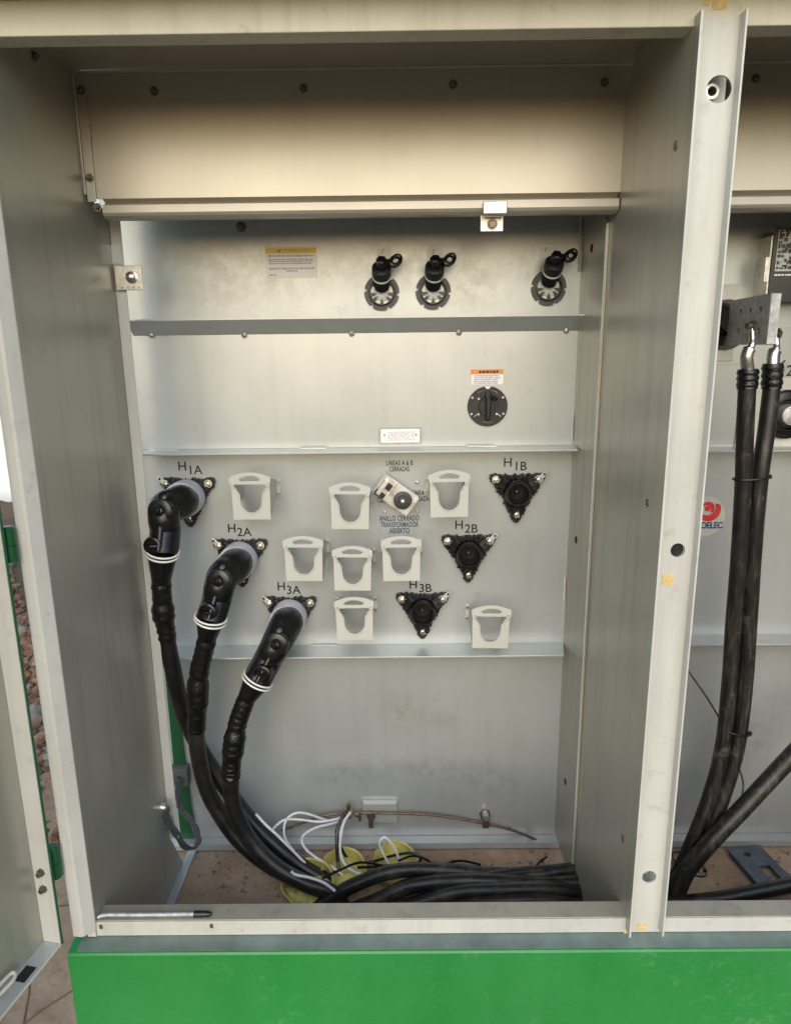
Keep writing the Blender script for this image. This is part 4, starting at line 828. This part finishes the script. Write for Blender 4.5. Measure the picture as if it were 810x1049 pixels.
# local: x along the door away from the hinge, +y = towards the cabinet's inside (photo right)
DH = 1.42; DT = .034; DW = .55
MB().box(.004, DW, -DT-.003, -DT, .003, DH).build('inner_skin', 'wall_paint', dr, local=True)
MB().box(.0, DW, -DT-.006, -DT-.0035, 0, DH).build('outer_skin', 'green_paint', dr, local=True)
hf = MB().box(.001, .004, -DT-.003, -.001, .003, DH).build('hinge_flange', 'frame_paint', dr, bevel=.0007, local=True)
MB().box(.004, DW, -DT, -.001, 0, .003).build('bottom_flange', 'tank_paint', dr, bevel=.0007, local=True)
MB().box(-.0015, .0005, -DT-.003, 0.0015, 0, DH).build('rim', 'green_dark', dr, bevel=.0006, local=True)
MB().box(.004, DW, -.001, .0012, 0, .0045).build('bottom_rim', 'frame_paint', dr, bevel=.0006, local=True)
for z_ in (.115, .148): MB().lathe([(0, .0075), (.003, .0075), (.003, .0055), (.009, .005)], (.004, -.018, z_), (1, 0, 0), 6).build('bolt', 'screw_steel', dr, local=True)
MB().box(.055, .085, -.028, -.008, .0031, .0036).build('drain_slot', 'dark_hole', dr, local=True)
st_ = MB().tube(spline([(.30, -DT+.012, .035), (.18, -DT+.012, .033), (.105, -DT+.014, .032), (.095, -DT+.020, .032), (.105, -DT+.027, .031), (.135, -DT+.024, .030)], 8), .003, 8).build('stay_rod', 'frame_paint', dr, smooth=True, local=True)

# ------------------------------------------------------------------ behind: rubble and white wall
random.seed(5)
m_ = MB(); nx, ny = 40, 46
def hz(x, y):
    e = smoothstep(.85, 1.7, y)*smoothstep(-.75, -1.15, x)
    return GZ-.03+e*(.10+.10*mnoise.noise(Vector((x*1.3, y*1.1, 0)))+.05*mnoise.noise(Vector((x*5, y*5, 2)))+.10*smoothstep(1.6, 3.2, y))+.02*mnoise.noise(Vector((x*9, y*9, 4)))
for j in range(ny):
    for i in range(nx):
        x = -4.6+4.0*i/(nx-1); y = .35+3.6*j/(ny-1); m_.v.append(Vector((x, y, hz(x, y))))
for j in range(ny-1):
    for i in range(nx-1): m_.f.append((j*nx+i, j*nx+i+1, (j+1)*nx+i+1, (j+1)*nx+i))
tag(m_.build('rubble_heap', 'earth', smooth=True), 'brown rubble heap behind the cabinet at left', kind='structure')
ico = bmesh.new(); bmesh.ops.create_icosphere(ico, subdivisions=1, radius=1); IV = [v_.co.copy() for v_ in ico.verts]; IF = [tuple(v_.index for v_ in f.verts) for f in ico.faces]; ico.free()
for mt, cnt, s0_, s1_, lb in (('rock', 8500, .008, .026, 'broken reddish rubble stones behind the cabinet'), ('rock_grey', 420, .012, .045, 'grey stones strewn over the rubble')):
    m_ = MB()
    for k in range(cnt):
        y = .55+3.2*random.random()**1.4; x = -.80-.70*(y-.2)+random.uniform(-.5, .35)
        if y < .75 and random.random() < .8: continue
        s = s0_+(s1_-s0_)*random.random()**2.2; q = Vector((random.random()*50, random.random()*50, 0))
        sx, sy_, sz = (random.uniform(.6, 1.3) for _ in range(3)); Rm = Matrix.Rotation(random.random()*6, 3, (random.random(), random.random(), random.random()+.1))
        m_.add([Vector((x, y, max(hz(x, y), GZ-.012)+s*.25))+Rm @ Vector((v_.x*sx, v_.y*sy_, v_.z*sz))*s*(1+.45*mnoise.noise(v_*1.7+q)) for v_ in IV], IF)
    tag(m_.build('gravel', mt), lb, kind='stuff')
m_ = MB()
for k in range(520):
    x, y = random.uniform(-.54, 1.0), .30+.23*random.random()**.6
    s = .0012+.0045*random.random()**3; q = Vector((random.random()*50, random.random()*50, 0))
    m_.add([Vector((x, y, GZ+s*.4))+Vector((v_.x*1.2, v_.y, v_.z*.8))*s*(1+.5*mnoise.noise(v_*1.7+q)) for v_ in IV], IF)
tag(m_.build('loose_grit', 'rock_grey'), 'loose grit scattered over the cabinet floor', kind='stuff')
wl = empty('garden_wall', (-4, 4.3, GZ), 'bright white plastered wall beyond the rubble', 'wall')
MB().box(-9, -1.2, 4.3, 4.5, GZ-.2, 1.9).build('plaster', 'white_plaster', wl)
MB().box(-9.03, -1.17, 4.27, 4.53, 1.9, 1.96).build('coping', 'white_plaster', wl)
